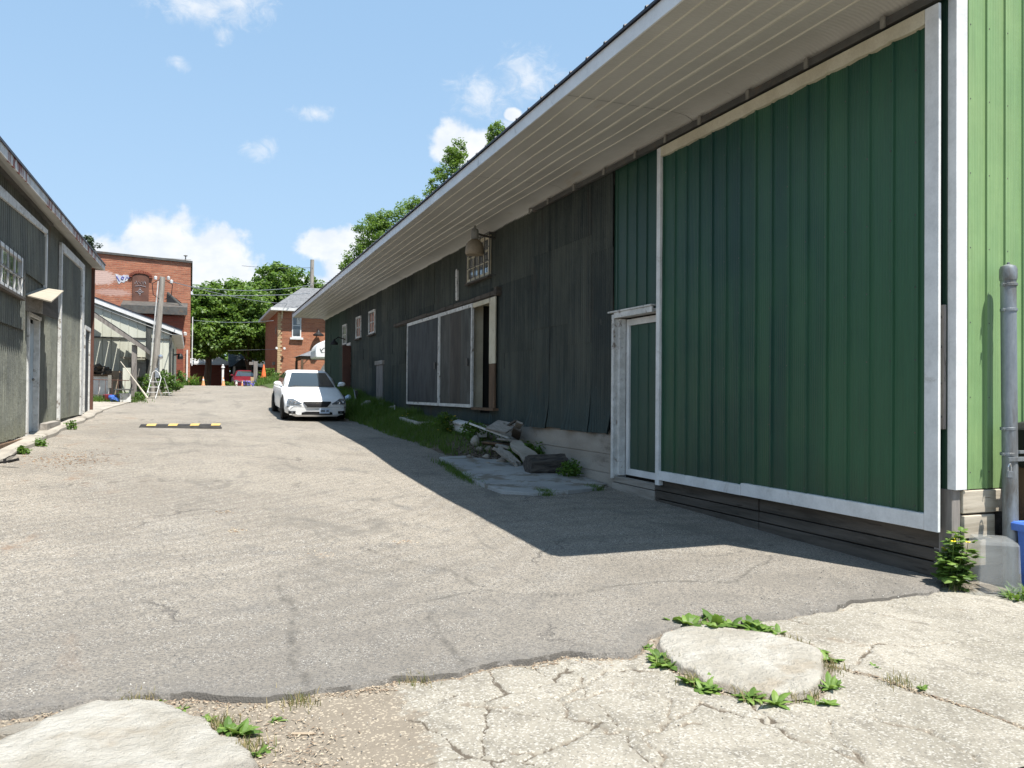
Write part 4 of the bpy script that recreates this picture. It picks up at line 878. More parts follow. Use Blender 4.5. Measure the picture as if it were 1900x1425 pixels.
# narrow side door and downpipe
b = MB(); b.box(LX+.02, LX+.07, 23.75, 23.87, -.58, 1.62); b.box(LX+.02, LX+.07, 24.85, 24.95, -.58, 1.62); b.box(LX+.02, LX+.075, 23.75, 24.95, 1.62, 1.72); nd = P('side_door', b, A_['oldwhite'], lb, bevel=.004)
b = MB(); b.box(LX+.018, LX+.035, 23.87, 24.85, -.58, 1.62); P('door_leaf', b, A_['slidA'], nd)
b = MB(); b.box(LX+.02, LX+.10, 25.4, 25.5, -.65, 3.42); P('corner_post', b, A_['oxide'], lb)

# ================================================================== pale building, lean-to, brick buildings
pb = T('pale_metal_building', 'pale grey-green sheet metal building with white rake board behind the utility pole', 'building', (-5, 38, 0))
S = Sheets(); rk = lambda x: 2.44-(np.asarray(x)+.73)*.37
us, ds = ribbed(-9, -.73, .3, h=.012, grv=.01); S.add(us, ds, .12, rk(us), 34.0, -1, axis='x', nz=10); S.build('front_wall', A_['pale'], pb)
S = Sheets(); us, ds = ribbed(34.0, 44.5, .3, h=.012, grv=.01); S.add(us, ds, .12, 2.44, -.73, 1, nz=8); S.build('side_wall', A_['pale'], pb)
b = MB(); b.box(-9, -.75, 34.02, 44.4, -.35, .13); P('footing', b, A_['conc'], pb)
b = MB(); b.prism([(-.38, 2.20), (-.38, 2.37), (-9, 5.56), (-9, 5.36)], 'y', 33.86, 33.90); b.box(-.40, -.36, 33.90, 44.8, 2.22, 2.36); P('rake_board', b, A_['white'], pb)
b = MB(); b.prism([(-.36, 2.375), (-9, 5.57), (-9, 5.60), (-.36, 2.405)], 'y', 33.84, 44.8); P('roof', b, A_['roofdark'], pb)
b = MB(); b.prism([(-.40, 2.2), (-.75, 2.2), (-.75, 2.225), (-.40, 2.225)], 'y', 33.9, 44.8); b.prism([(-.75, 2.2), (-9, 5.3), (-9, 5.33), (-.75, 2.23)], 'y', 33.9, 33.97); P('soffit', b, A_['soffit'], pb)
b = MB(); b.box(-1.62, -1.44, 33.93, 33.98, .1, 2.75); b.box(-.80, -.72, 33.94, 34.0, .1, 2.4); b.box(-9, -.8, 33.955, 33.985, 2.0, 2.05); P('trim', b, A_['slidB'], pb)
b = MB(); b.box(-.73, -.69, 35.6, 36.5, .15, 1.75); pd = P('side_door', b, A_['slidA'], pb)
b = MB(); b.tube([(-.7, 37.2, 1.55), (-.5, 37.2, 1.6)], .03, 6); b.lathe([(.05, 1.62), (.12, 1.5), (.11, 1.38)], (-.45, 37.2, 0), 10); P('wall_lamp', b, A_['black'], pb)
b = MB(); b.box(-2.2, -1.62, 33.85, 33.96, .55, 1.1); P('meter_box', b, A_['railbr'], pb, bevel=.01)
b = MB(); b.box(-2.5, -1.6, 33.7, 33.97, 1.25, 1.30); P('wall_shelf', b, A_['greyplank_x'], pb)

ln = T('lean_to', 'open lean-to with sloping board edged roof beside the workshop corner', 'lean-to', (-2.6, 31, -.2))
b = MB(); zr = lambda x: 2.68-(x+3.1)*.70
[b.prism([(x, zr(x)), (x+.25, zr(x+.25)), (x+.25, zr(x+.25)-.02), (x, zr(x)-.02)], 'y', 29.6, 33.75+.05*(i % 2)) for i, x in enumerate(np.arange(-3.62, -1.5, .275))]; rf_ = P('roof', b, A_['roofdark'], ln)
b = MB(); b.prism([(-3.6, zr(-3.6)-.035), (-1.42, zr(-1.42)-.035), (-1.42, zr(-1.42)-.19), (-3.6, zr(-3.6)-.19)], 'y', 29.6, 29.65); b.box(-1.46, -1.42, 29.65, 33.6, 1.33, 1.47); P('rake_board', b, A_['greyplank_z'], rf_)
b = MB(); [b.prism([(-3.6, zr(-3.6)-.04), (-1.5, zr(-1.5)-.04), (-1.5, zr(-1.5)-.14), (-3.6, zr(-3.6)-.14)], 'y', y, y+.05) for y in (30.6, 31.6, 32.6)]; P('rafter', b, A_['brownplank_z'], ln)
b = MB(); b.box(-1.86, -1.70, 29.7, 29.86, -.35, 1.55); P('post', b, A_['greyplank_z'], ln, bevel=.01)
b = MB(); b.box(-2.12, -1.88, 29.72, 29.8, -.35, .78); P('upright_board', b, A_['pale'], ln)
b = MB(); b.box(-2.24, -2.17, 29.8, 29.9, -.35, .62); P('dark_stud', b, A_['black'], ln)
b = MB(); b.box(-3.65, -1.9, 33.2, 33.5, -.3, .75); P('block_wall', b, A_['tan'], ln)
b = MB(); b.box(-3.3, -3.02, 29.55, 29.75, 2.08, 2.38); P('vent_box', b, A_['white'], ln)
bt = T('workbench', 'rough bench with white front under the lean-to, piled with scrap', 'bench', (-3.0, 31, -.2))
b = MB(); b.box(-3.6, -2.55, 30.6, 31.4, .50, .57); P('bench_top', b, A_['brownplank_z'], bt)
b = MB(); b.box(-3.55, -2.6, 30.65, 30.7, -.25, .5); P('front_sheet', b, A_['white'], bt)
rs = random.Random(9); sc_ = MB()
for i in range(46):
    sc_.obox((rs.uniform(-3.4, -2.75)-.0, rs.uniform(30.65, 31.3), .62+rs.random()*.3*(1-i/60)), (rs.uniform(.1, .5), rs.uniform(.05, .2), rs.uniform(.03, .12)), (rs.uniform(-40, 40), rs.uniform(-40, 40), rs.uniform(0, 180)), .015)
P('scrap_pile', sc_, A_['darkplank'], None, label='heap of dark scrap metal and wood on the bench', cat='scrap', kind='stuff')
rl = T('metal_railing', 'thin brown metal railing in front of the lean-to', 'railing', (-2.6, 29.3, -.3))
b = MB(); b.tube([(-3.4, 29.3, .38), (-2.42, 29.3, .36)], .012, 6); b.tube([(-3.4, 29.3, -.12), (-2.42, 29.3, -.14)], .010, 6); b.tube([(-2.42, 29.3, .36), (-1.9, 29.3, .35)], .012, 6); P('rail', b, A_['oxide'], rl)
b = MB(); [b.tube([(x, 29.3, -.33), (x, 29.3, .37)], .008, 6) for x in np.arange(-3.35, -1.95, .19)]; P('baluster', b, A_['oxide'], rl)
b = MB(); b.box(-2.52, -2.42, 29.28, 29.36, .1, .52); P('railing_post', b, A_['railbr'], rl)
b = MB(); b.obox((-1.98, 28.9, -.21), (.32, .3, .3), (0, 0, 8)); P('concrete_block', b, A_['oldwhite'], None, bevel=.015, label='pale square block below the railing', cat='block')
b = MB(); b.lathe([(.06, -.34), (.13, -.2), (.11, -.12)], (-2.35, 28.9, 0), 14); b.obox((-2.22, 28.85, -.27), (.34, .2, .09), (0, 22, 20)); P('blue_tarp_bundle', b, A_['blue'], None, label='blue bundle beside the pale block', cat='bundle')
b = MB(); b.lathe([(.28, .03), (.30, .05), (.28, .07), (.02, .08)], (-2.02, 28.9, 0), 16); P('round_lid', b, A_['slidB'], None, label='grey round lid lying on the pale block', cat='lid')
b = MB(); b.obox((-2.5, 29.0, -.2), (.22, .3, .2), (0, 0, 20)); P('red_container', b, A_['red'], None, bevel=.03, label='small red container beside the blue bundle', cat='container')
b = MB(); b.tube([(-2.18, 29.55, .98), (-1.80, 29.4, .45), (-1.33, 29.2, -.22)], [.014, .018, .035], 6); P('leaning_plank', b, A_['paleplank'], None, label='long pale plank leaning across the lean-to post', cat='plank')
b = MB(); b.tube([(-1.72, 29.4, .95), (-1.88, 29.45, .35)], .028, 6); P('leaning_stick', b, A_['greyplank_z'], None, label='short stick crossing the long pale plank', cat='stick')
b = MB(); b.tube([(-1.35, 33.3, -.1), (-.98, 33.5, .85)], .05, 6); P('leaning_pipe', b, A_['black'], None, label='dark pipe leaning against the pale wall', cat='pipe')

# utility pole with service gear
up = T('utility_pole', 'weathered grey utility pole leaning before the pale building', 'utility pole', (-1.29, 32.1, -.2))
b = MB(); b.tube([(-1.29, 32.1, -.4), (-1.16, 32.05, 2), (-1.02, 32, 4.17)], [.125, .112, .095], 12); P('pole', b, A_['pole_wood'], up, smooth=40)
b = MB(); b.tube([(-1.45, 31.98, -.3), (-1.30, 31.92, 2), (-1.16, 31.88, 4.0)], .022, 6); P('conduit', b, A_['oldwhite'], up, smooth=40)
b = MB(); b.box(-1.22, -1.08, 31.86, 31.95, .5, .85); b.lathe([(.0, -.08), (.09, -.06), (.09, .04)], (-1.05, 31.9, 1.25), 12, 'y'); b.lathe([(.03, .7), (.03, 1.2)], (-1.1, 31.88, 0), 8); P('meter', b, A_['chrome'], up, smooth=40)
for x, z in ((-1.25, 4.1), (-.82, 4.12), (-.72, 4.0)): b = MB(); b.lathe([(.0, z+.08), (.06, z+.05), (.05, z-.05), (.0, z-.06)], (x, 31.9, 0), 10); P('insulator', b, A_['white'], up, smooth=40)
for s in (-1, 1): b = MB(); b.tube([(-1.02+s*.1, 31.9, 4.05), (-1.02+s*.34, 31.9, 3.9), (-1.02+s*.30, 31.9, 3.5), (-1.02+s*.1, 31.9, 3.35)], .014, 6); P('service_loop', b, A_['black'], up, smooth=40)
# step ladder
sl_ = T('step_ladder', 'small white folding step ladder standing open by the utility pole', 'ladder', (-1.13, 30.6, -.22))
def bar(par, nm, a, c, r, m): b = MB(); b.tube([a, c], r, 6); return P(nm, b, m, par)
LZ = g(-1.1, 30.6)
for x in (-1.33, -1.02): bar(sl_, 'rail', (x-.12, 30.4, LZ), (x+.04, 30.75, LZ+.72), .012, A_['white'])
b = MB(); b.tube([(-1.29, 30.75, LZ+.72), (-1.26, 30.78, LZ+.9), (-1.16, 30.8, LZ+.98), (-1.06, 30.8, LZ+.9), (-.98, 30.75, LZ+.72)], .012, 6); P('top_hoop', b, A_['white'], sl_, smooth=50)
for x in (-1.12, -.84): bar(sl_, 'back_leg', (x+.17, 31.1, LZ), (x-.05, 30.76, LZ+.72), .011, A_['white'])
for t in (.3, .55, .8):
    b = MB(); b.obox((-1.30+.16*t, 30.4+.35*t, LZ+.72*t), (.31, .08, .018)); P('step', b, A_['white'], sl_)
bar(sl_, 'brace', (-.92, 31.08, LZ+.2), (-.65, 31.08, LZ+.2), .01, A_['white'])

# old brick warehouse
bw = T('brick_warehouse', 'old red brick warehouse with a boarded arched window and paint patches', 'warehouse', (-5, 55, .3))
b = MB(); b.add([(-12, 50, -.4), (-.08, 50, -.4), (-.12, 50, 7.42), (-12, 50, 7.95), (-12, 64, -.4), (-.08, 64, -.4), (-.12, 64, 7.42), (-12, 64, 7.95)], [(0, 1, 2, 3), (7, 6, 5, 4), (1, 5, 6, 2), (0, 3, 7, 4), (3, 2, 6, 7)])
P('brick_wall', b, A_['brick'], bw)
b = MB(); b.add([(-12, 49.9, 7.93), (-.02, 49.9, 7.40), (-.02, 49.9, 7.52), (-12, 49.9, 8.05), (-12, 64, 7.93), (-.02, 64, 7.4), (-.02, 64, 7.52), (-12, 64, 8.05)], [(0, 1, 2, 3), (7, 6, 5, 4), (1, 5, 6, 2), (3, 2, 6, 7), (0, 4, 5, 1)])
P('parapet_cap', b, A_['rail'], bw)
b = MB(); [b.tube([(x, 50.3, 7.98-(x+12)*.044), (x+2.4, 50.3, 7.98+.12-(x+2.4+12)*.044)], .03, 5) for x in (-9, -6.8, -4.4, -2.6)]; b.lathe([(.04, 7.5), (.03, 7.8), (.13, 7.86), (.02, 7.9)], (-.4, 50.3, 0), 8); b.box(-12, -.1, 50.1, 50.13, 7.6, 7.62); P('roof_pipe', b, A_['railbr'], bw)
arch = [(-3.14, 5.0), (-2.30, 5.0), (-2.30, 6.42)]+[(-2.72+.42*math.cos(a), 6.42+.16*math.sin(a)) for a in np.linspace(0, math.pi, 12)][1:]
b = MB(); b.prism(arch, 'y', 49.93, 50.02); wa = P('arched_window', b, A_['oxide'], bw)
b = MB()
for a in np.linspace(.02, math.pi-.02, 17):
    c, s = math.cos(a), math.sin(a); b.obox((-2.72+.52*c, 49.95, 6.44+.27*s), (.07, .12, .17), (0, -math.degrees(math.atan2(s*.3, c*.5))+90, 0))
P('brick_arch', b, A_['brickdark'], wa)
b = MB(); pts = [(-3.02, 6.05), (-2.95, 6.2), (-2.88, 6.0), (-2.82, 6.18), (-2.74, 6.02), (-2.66, 6.2), (-2.6, 6.0), (-2.52, 6.22), (-2.46, 6.05)]
b.tube([(x, 49.915, z) for x, z in pts], .012, 4); b.tube([(-3.0, 49.915, 5.9), (-2.7, 49.915, 5.95), (-2.45, 49.915, 5.88)], .010, 4)
b.tube([(-2.75, 49.915, 5.75), (-2.62, 49.915, 5.6), (-2.75, 49.915, 5.45), (-2.88, 49.915, 5.6), (-2.75, 49.915, 5.75)], .010, 4)
b.tube([(-2.75, 49.915, 5.85), (-2.75, 49.915, 5.38)], .008, 4); b.tube([(-2.98, 49.915, 5.6), (-2.54, 49.915, 5.6)], .008, 4); P('chalk_scribble', b, A_['graffiti'], wa)
rs = random.Random(6); top = [(-4.02+.085*i, 6.5+rs.uniform(-.05, .05)) for i in range(11)]; bot = [(-3.2-.075*i, 6.28-.03*i+rs.uniform(-.09, .05)+(.12 if i < 3 else 0)) for i in range(10)]
b = MB(); b.prism(top+bot, 'y', 49.985, 50.01); gp = P('painted_graffiti', b, A_['graffiti'], bw)
b = MB(); b.tube([(-3.72, 49.975, 6.3), (-3.66, 49.975, 6.42), (-3.58, 49.975, 6.38), (-3.62, 49.975, 6.24), (-3.72, 49.975, 6.3)], .022, 4); b.tube([(-3.5, 49.975, 6.26), (-3.42, 49.975, 6.42), (-3.34, 49.975, 6.3), (-3.24, 49.975, 6.44)], .022, 4); b.tube([(-3.95, 49.975, 6.42), (-3.8, 49.975, 6.15)], .022, 4); P('graffiti_strokes', b, A_['blueflower'], gp)
# low dark roof and its prop against the warehouse
b = MB(); b.prism([(48.3, 4.62), (50, 5.02), (50, 5.08), (48.3, 4.68)], 'x', -3.6, -.25); b.box(-3.6, -.25, 48.28, 48.36, 4.25, 4.66); P('side_roof', b, A_['rail'], bw)
b = MB(); b.box(-3.5, -.45, 48.6, 49.98, -.3, 4.2); P('annex_wall', b, A_['brickdark'], bw)
b = MB(); b.prism([(-1.35, 4.98), (-1.35, 5.6), (-.9, 5.35), (-.45, 4.98)], 'y', 49.94, 49.99); P('black_panel', b, A_['black'], bw)
b = MB(); b.tube([(-1.3, 49.2, 5.55), (-.55, 48.9, 4.8)], .06, 5); P('roof_prop', b, A_['rail'], bw)
b = MB(); b.tube([(-.25, 49.9, -.2), (-.25, 49.9, 2.4)], .05, 6); b.lathe([(.0, 3.42), (.12, 3.38), (.10, 3.22)], (-.38, 49.8, 0), 10); b.tube([(.02, 49.9, 1.5), (.02, 49.9, 4.3)], .03, 6); P('downpipe', b, A_['white'], bw)

# brick house on the right
bh = T('brick_house', 'two storey red brick house with grey hipped roof and buff corner quoins', 'house', (9, 60, .5))
b = MB(); b.box(5.35, 14, 56, 66, -.2, 5.75); P('wall', b, A_['brick2'], bh)
b = MB()
x0, x1, y0_, y1_ = 4.85, 14.5, 55.5, 66.5
b.add([(x0, y0_, 5.62), (x1, y0_, 5.62), (x1, y1_, 5.62), (x0, y1_, 5.62), (7.25, 59, 7.5), (12, 59, 7.5), (12, 63, 7.5), (7.25, 63, 7.5)], [(0, 1, 5, 4), (1, 2, 6, 5), (2, 3, 7, 6), (3, 0, 4, 7), (4, 5, 6, 7)])
hr = P('roof', b, A_['shingle'], bh)
b = MB(); b.box(8.2, 8.42, 57.8, 58.0, 6.9, 7.12); P('roof_vent', b, A_['rail'], hr)
b = MB(); b.box(x0, x1, y0_-.03, y0_, 5.46, 5.64); b.box(x0-.03, x0, y0_-.03, y1_, 5.46, 5.64); b.box(x0, x1, y0_, y1_, 5.45, 5.47); P('eaves_board', b, A_['white'], bh)
b = MB(); b.prism([(56.0, 5.45), (55.62, 5.45), (55.9, 5.2), (56, 4.95)], 'x', 5.55, 5.63); P('eaves_bracket', b, A_['cream'], bh)
b = MB(); z = 0; i = 0
while z < 5.3: l = .26 if i % 2 else .16; b.box(5.325, 5.35+l, 55.975, 56.05, z, z+.13); b.box(5.325, 5.345, 56.05, 56.05+l, z, z+.13); z += .145; i += 1
P('quoin', b, A_['yellowbrick'], bh)
b = MB(); b.box(6.25, 6.85, 55.95, 56.02, 3.72, 5.3); hw = P('window', b, A_['white'], bh)
b = MB(); b.box(6.32, 6.78, 55.935, 55.952, 3.82, 4.5); b.box(6.32, 6.78, 55.935, 55.952, 4.56, 5.22); P('pane', b, A_['glass'], hw)
b = MB(); b.box(6.12, 6.98, 55.85, 56, 3.58, 3.72); P('sill', b, A_['white'], hw)
b = MB(); b.box(6.55, 6.76, 55.928, 55.936, 4.6, 5.2); P('curtain', b, A_['oldwhite'], hw)
for x in (5.25, 5.75):
    b = MB(); b.lathe([(.02, 0), (.09, -.05), (.08, -.14)], (x, 55.8, 2.95), 8, 'y'); P('flood_lamp', b, A_['white'], bh)
for q_ in ((5.30, 5.35, 56.5, 56.9, 1.0, 1.5), (5.30, 5.35, 57.2, 57.4, 4.0, 4.5), (5.2, 5.35, 57.6, 58.4, 1.9, 2.1)): b = MB(); b.box(*q_); P('wall_box', b, A_['railbr'], bh)
b = MB(); b.lathe([(.04, 4.25), (.12, 4.1), (.35, 3.95), (.36, 3.85)], (7.95, 55.6, 0), 10); b.tube([(7.95, 56, 4.3), (7.95, 55.6, 4.25)], .04, 6); P('barn_lamp', b, A_['black'], bh)

# gazebo
gzb = T('hardtop_gazebo', 'dark metal gazebo with a hipped roof before the brick house', 'gazebo', (7.6, 51, .3))
b = MB(); b.add([(5.95, 49.4, 2.2), (9.2, 49.4, 2.2), (9.2, 52.6, 2.2), (5.95, 52.6, 2.2), (7.4, 50.9, 2.85), (7.8, 50.9, 2.85), (7.8, 51.1, 2.85), (7.4, 51.1, 2.85)], [(0, 1, 5, 4), (1, 2, 6, 5), (2, 3, 7, 6), (3, 0, 4, 7), (4, 5, 6, 7), (3, 2, 1, 0)]); P('roof', b, A_['shingle'], gzb)
b = MB(); b.box(6.1, 9.1, 49.5, 49.56, 1.98, 2.19); b.box(6.1, 6.16, 49.56, 52.4, 1.98, 2.19); P('beam', b, A_['brownplank_z'], gzb)
for x, y in ((6.14, 49.53), (9.05, 49.53), (6.14, 52.3), (9.05, 52.3)): b = MB(); b.box(x-.07, x+.07, y-.07, y+.07, .2, 2.0); P('post', b, A_['brownplank_z'], gzb)
b = MB(); b.tube([(6.2, 49.53, 1.7), (6.45, 49.53, 1.98)], .035, 5); P('corner_brace', b, A_['brownplank_z'], gzb)

# motorhome, mostly behind the barn
mh = T('motorhome', 'white motorhome whose rounded over-cab nose shows past the barn corner', 'motorhome', (8.5, 42.5, .25))
nose = [(5.80, 1.80)]+[(5.80+.86*(1-math.cos(a))*1., 2.02+.72*math.sin(a)) for a in np.linspace(0, math.pi/2, 10)]+[(10.6, 2.9), (10.6, .5), (7.35, .5), (7.0, 1.77), (5.86, 1.76)]
b = MB(); b.prism(nose, 'y', 41.5, 43.4); P('body', b, A_['carpaint'], mh, bevel=.06)
b = MB(); b.prism([(7.4, .45), (5.75, .45), (5.72, .8), (5.95, .93), (6.2, 1.0), (6.62, 1.77), (7.4, 1.77)], 'y', 41.6, 43.3); P('cab', b, A_['carpaint'], mh, bevel=.05)
b = MB(); b.prism([(6.25, 1.04), (6.58, 1.66), (7.0, 1.66), (7.0, 1.04)], 'y', 41.58, 41.6); P('cab_window', b, A_['carglass'], mh)
b = MB(); b.tube([(6.02, 41.49, 2.24), (6.07, 41.49, 2.13), (6.13, 41.49, 2.2), (6.2, 41.49, 2.27), (6.28, 41.49, 2.29)], [.012, .02, .016, .01, .005], 5)
b.tube([(6.07, 41.49, 2.13), (6.1, 41.49, 2.07), (6.14, 41.49, 2.04)], .012, 5)
for i in range(7): b.lathe([(.017, 0), (.017, .006)], (6.17+i*.05, 41.49, 2.05), 7, 'y')
P('side_lettering', b, A_['slidB'], mh)
for x in (6.3, 9.6): b = MB(); b.lathe([(.2, 0), (.34, .02), (.36, .2), (.2, .22)], (x, 41.55, .5), 18, 'y'); P('wheel', b, A_['tyre'], mh)

# ================================================================== far background beyond the crest
far = T('far_brick_wall_house', 'low dark red brick house in shade beneath the big trees', 'house', (2.0, 76, -.2))
b = MB(); b.box(-.8, 3.1, 75, 80, -.6, 2.35); P('wall', b, A_['brickdark'], far)
b = MB(); b.box(-1, 3.3, 74.6, 80.4, 2.35, 2.5); b.prism([(-1, 2.5), (3.3, 2.5), (1.1, 3.6)], 'y', 74.8, 80.2); P('roof', b, A_['white'], far)
gh = T('grey_porch_house', 'small grey house with a gabled porch behind the red car', 'house', (4.6, 74, -.2))
b = MB(); b.box(3.3, 7.2, 72.5, 78, -.6, 2.2); P('wall', b, A_['slidA'], gh)
b = MB(); b.prism([(71.8, 2.15), (78.6, 2.15), (75.2, 3.4)], 'x', 3.0, 7.5); b.prism([(3.15, 2.15), (4.75, 2.15), (3.95, 2.85)], 'y', 71.2, 75); P('roof', b, A_['slidA'], gh)
b = MB(); b.box(3.25, 3.4, 71.3, 71.45, -.5, 2.15); b.box(4.5, 4.65, 71.3, 71.45, -.5, 2.15); P('porch_post', b, A_['oldwhite'], gh)
b = MB(); b.box(5.25, 5.85, 72.44, 72.5, .5, 1.9); hw = P('window', b, A_['oldwhite'], gh)
b = MB(); b.box(5.35, 5.75, 72.42, 72.44, .6, 1.8); P('pane', b, A_['glass'], hw)
# posts
b = MB(); b.box(1.75, 1.87, 53.03, 53.15, -.1, 1.5); b.lathe([(.11, 1.5), (.11, 1.54), (.05, 1.6), (.08, 1.66), (.0, 1.72)], (1.81, 53.09, 0), 10); P('white_post', b, A_['white'], None, label='white capped post standing behind the right-hand road cone', cat='post')
b = MB(); b.box(3.62, 3.85, 53.0, 53.15, 0, 1.95); b.box(3.35, 3.62, 53.04, 53.1, 1.72, 1.9); P('wooden_post', b, A_['greyplank_z'], None, label='tall weathered wooden post right of the red car', cat='post')
b = MB(); b.box(3.42, 3.6, 52.6, 52.7, 0, .95); P('orange_board', b, A_['yellowbrick'], None, label='tan orange upright board in front of the wooden post', cat='board')
# cones
def cone(name, x, y, s, m1, label, group, z=None, tilt=(0, 0, 0), col='white'):
    z = g(x, y)+.01 if z is None else z
    t = T(name, label, 'cone', (x, y, z), group, rot=tilt, local=True)
    b = MB(); b.lathe([(.13*s, .02*s), (.095*s, .3*s), (.06*s, .5*s), (.025*s, .7*s), (.0, .705*s)], n=16); P('cone_body', b, A_[m1], t, smooth=40)
    b = MB(); b.box(-.18*s, .18*s, -.18*s, .18*s, 0, .03*s); P('cone_base', b, A_[m1], t, bevel=.01)
    b = MB(); b.lathe([(.079*s, .4*s), (.058*s, .52*s)], n=16, cap=False); P('cone_band', b, A_[col], t, smooth=40)
cone('traffic_cone', .64, 49.8, .72, 'paleorange', 'faded orange road cone at the left side of the alley crest', 'small cones along the alley crest')
cone('traffic_cone', 1.73, 49.8, .72, 'paleorange', 'faded orange road cone at the foot of the white post', 'small cones along the alley crest')
cone('traffic_cone', 2.78, 49.9, .45, 'paleorange', 'small bleached cone just left of the blue flowers', 'small cones along the alley crest', col='oldwhite')
cone('traffic_cone', 3.97, 49.8, 1.1, 'orange', 'bright orange cone stuck upright on top of a wooden stake', None, z=.88, col='orange')
b = MB(); b.box(3.92, 4.02, 49.75, 49.85, -.1, .95); P('wooden_stake', b, A_['greyplank_z'], None, label='short grey stake carrying the bright orange cone', cat='stake')

# ================================================================== cars
def make_car(name, label, loc, pitch_, paint, plate=True, detail=True):
    t = T(name, label, 'car', loc, None, rot=(pitch_, 0, 0), local=True)
    st = [(0.0, .74, .17, .33, .42, .12), (.015, .79, .13, .40, .50, .14), (.05, .82, .11, .44, .555, .15), (.14, .845, .11, .50, .60, .13), (.4, .858, .12, .60, .675, .08), (.8, .86, .14, .68, .775, .05), (1.15, .86, .15, .75, .86, .02),
          (1.42, .86, .16, .80, .925, 0), (1.9, .86, .16, .82, .93, 0), (2.7, .86, .16, .83, .94, 0), (3.5, .86, .16, .84, .95, 0), (3.75, .85, .17, .84, .965, 0), (4.2, .82, .2, .83, .95, -.05), (4.36, .78, .25, .78, .9, -.1), (4.40, .70, .3, .6, .66, -.12)]
    rings = []
    for s, w_, zb, zs, zt, bow in st:
        h = [(0, zb), (.7*w_, zb), (.97*w_, zb+.10), (w_, zb+.22 if zb+.22 < zs else (zb+zs)/2), (w_*.995, zs-.04), (w_*.95, zs+.03), (w_*.82, zt-.01), (w_*.5, zt+.012), (0, zt+.02)]
        full = h+[(-x, z) for x, z in h[-2:0:-1]]
        rings.append([(x, s+bow*(abs(x)/.86)**2.2, z) for x, z in full])
    b = MB(); b.loft(rings, cap=False); n_ = len(rings[0]); b.f.append(tuple((len(rings)-1)*n_+j for j in range(n_))); body = P('body', b, paint, t, smooth=45)
    b = MB()
    base = [(.64, 1.34), (.735, 1.52), (.75, 2.4), (.73, 3.35), (.60, 3.72)]; top = [(.46, 2.06), (.55, 2.16), (.57, 2.6), (.55, 3.02), (.45, 3.12)]
    mid = [((a[0]+c[0])/2+.03, (a[1]+c[1])/2-.02*(i < 2)+.02*(i > 2)) for i, (a, c) in enumerate(zip(base, top))]
    ring = lambda pts, z, s=1: [(x*s, y, z) for x, y in pts]+[(-x*s, y, z) for x, y in pts[::-1]]
    b.loft([ring(base, .90), ring(mid, 1.14), ring(top, 1.325), ring([(x*.93, y+(.03 if i < 2 else -.03 if i > 2 else 0)) for i, (x, y) in enumerate(top)], 1.355), ring([(x*.6, y+(.1 if i < 2 else -.1 if i > 2 else 0)) for i, (x, y) in enumerate(top)], 1.375)])
    P('cabin', b, paint, t, smooth=35)
    def pl(p, q, s): return [p[i]*(1-s)+q[i]*s for i in range(3)]
    # windscreen: bowed grid
    def screen(sgn, ids, m, nm):
        b = MB(); nu, nv = 12, 6; vs = []
        for j in range(nv+1):
            v = .04+.90*j/nv
            for i in range(nu+1):
                u = -1+2*i/nu; hw = (base[ids[0]][0]+.065)*(1-v)+(top[ids[0]][0]+.055)*v-.03
                yb = base[ids[0]][1]*(1-v)+top[ids[0]][1]*v; bow = -.028*math.sin(math.pi*v)*sgn
                vs.append((u*hw, yb+bow-sgn*.075-sgn*.025*(1-u*u), .90+.43*v))
        fs = [(j*(nu+1)+i, j*(nu+1)+i+1, (j+1)*(nu+1)+i+1, (j+1)*(nu+1)+i) for j in range(nv) for i in range(nu)]
        b.add(vs, fs); return P(nm, b, m, t, smooth=60)
    screen(1, (0,), A_['carglass'], 'windscreen'); screen(-1, (4,), A_['carglass'], 'rear_window')
    for s in (-1, 1):
        for (ya, yb, yc, yd) in ((1.62, 2.42, 2.22, 2.46), (2.5, 3.3, 2.54, 3.0)):
            b = MB(); q = [(s*.768, ya, .935), (s*.768, yb, .935), (s*.60, yd, 1.29), (s*.60, yc, 1.29)]
            q = [(x+s*.012, y, z) for x, y, z in q]; mx = [((q[0][0]+q[3][0])/2+s*.02, (q[0][1]+q[3][1])/2, 1.13), ((q[1][0]+q[2][0])/2+s*.02, (q[1][1]+q[2][1])/2, 1.13)]
            b.add([q[0], q[1], mx[1], q[2], q[3], mx[0]], [(0, 1, 2, 5), (5, 2, 3, 4)]); P('side_window', b, A_['carglass'], t)
        b = MB(); b.lathe([(.0, -.06), (.05, -.05), (.068, -.01), (.07, .03), (.0, .04)], (s*.93, 1.53, .985), 12, 'y')
        for i, v in enumerate(b.v): b.v[i] = ((v[0]-s*.93)*1.6+s*.93, v[1], v[2])
        b.box(s*.80, s*.86, 1.5, 1.54, .92, .97); mi = P('wing_mirror', b, paint, t, smooth=40)
        for yw in (.80, 3.47):
            b = MB(); b.lathe([(.22, -.11), (.30, -.105), (.315, -.07), (.318, .05), (.30, .085), (.22, .09)], (s*.79, yw, .318), 28, 'x'); wh = P('wheel', b, A_['tyre'], t, smooth=40)
            b = MB(); b.lathe([(.215, 0), (.225, s*.02), (.215, s*.03)], (s*.79+s*.065, yw, .318), 24, 'x', cap=False)
            for k in range(5): a = k*2*math.pi/5; b.obox((s*.885, yw+.11*math.cos(a), .318+.11*math.sin(a)), (.02, .21, .045), (math.degrees(a), 0, 0))
            b.lathe([(.05, s*.09), (.04, s*.11), (.0, s*.11)], (s*.79, yw, .318), 12, 'x'); P('rim', b, A_['alloy'], wh)
            b = MB(); b.lathe([(.36, 0), (.36, s*.006)], (s*.8585, yw, .34), 28, 'x'); P('wheel_arch', b, A_['black'], t)
    fy = lambda x, z: float(np.interp(z, [.1, .42, .5, .555, .60, .675], [.015, .0, .015, .05, .14, .4]))+float(np.interp(z, [.1, .5, .6, .675], [.14, .14, .13, .08]))*(abs(x)/.86)**2.2
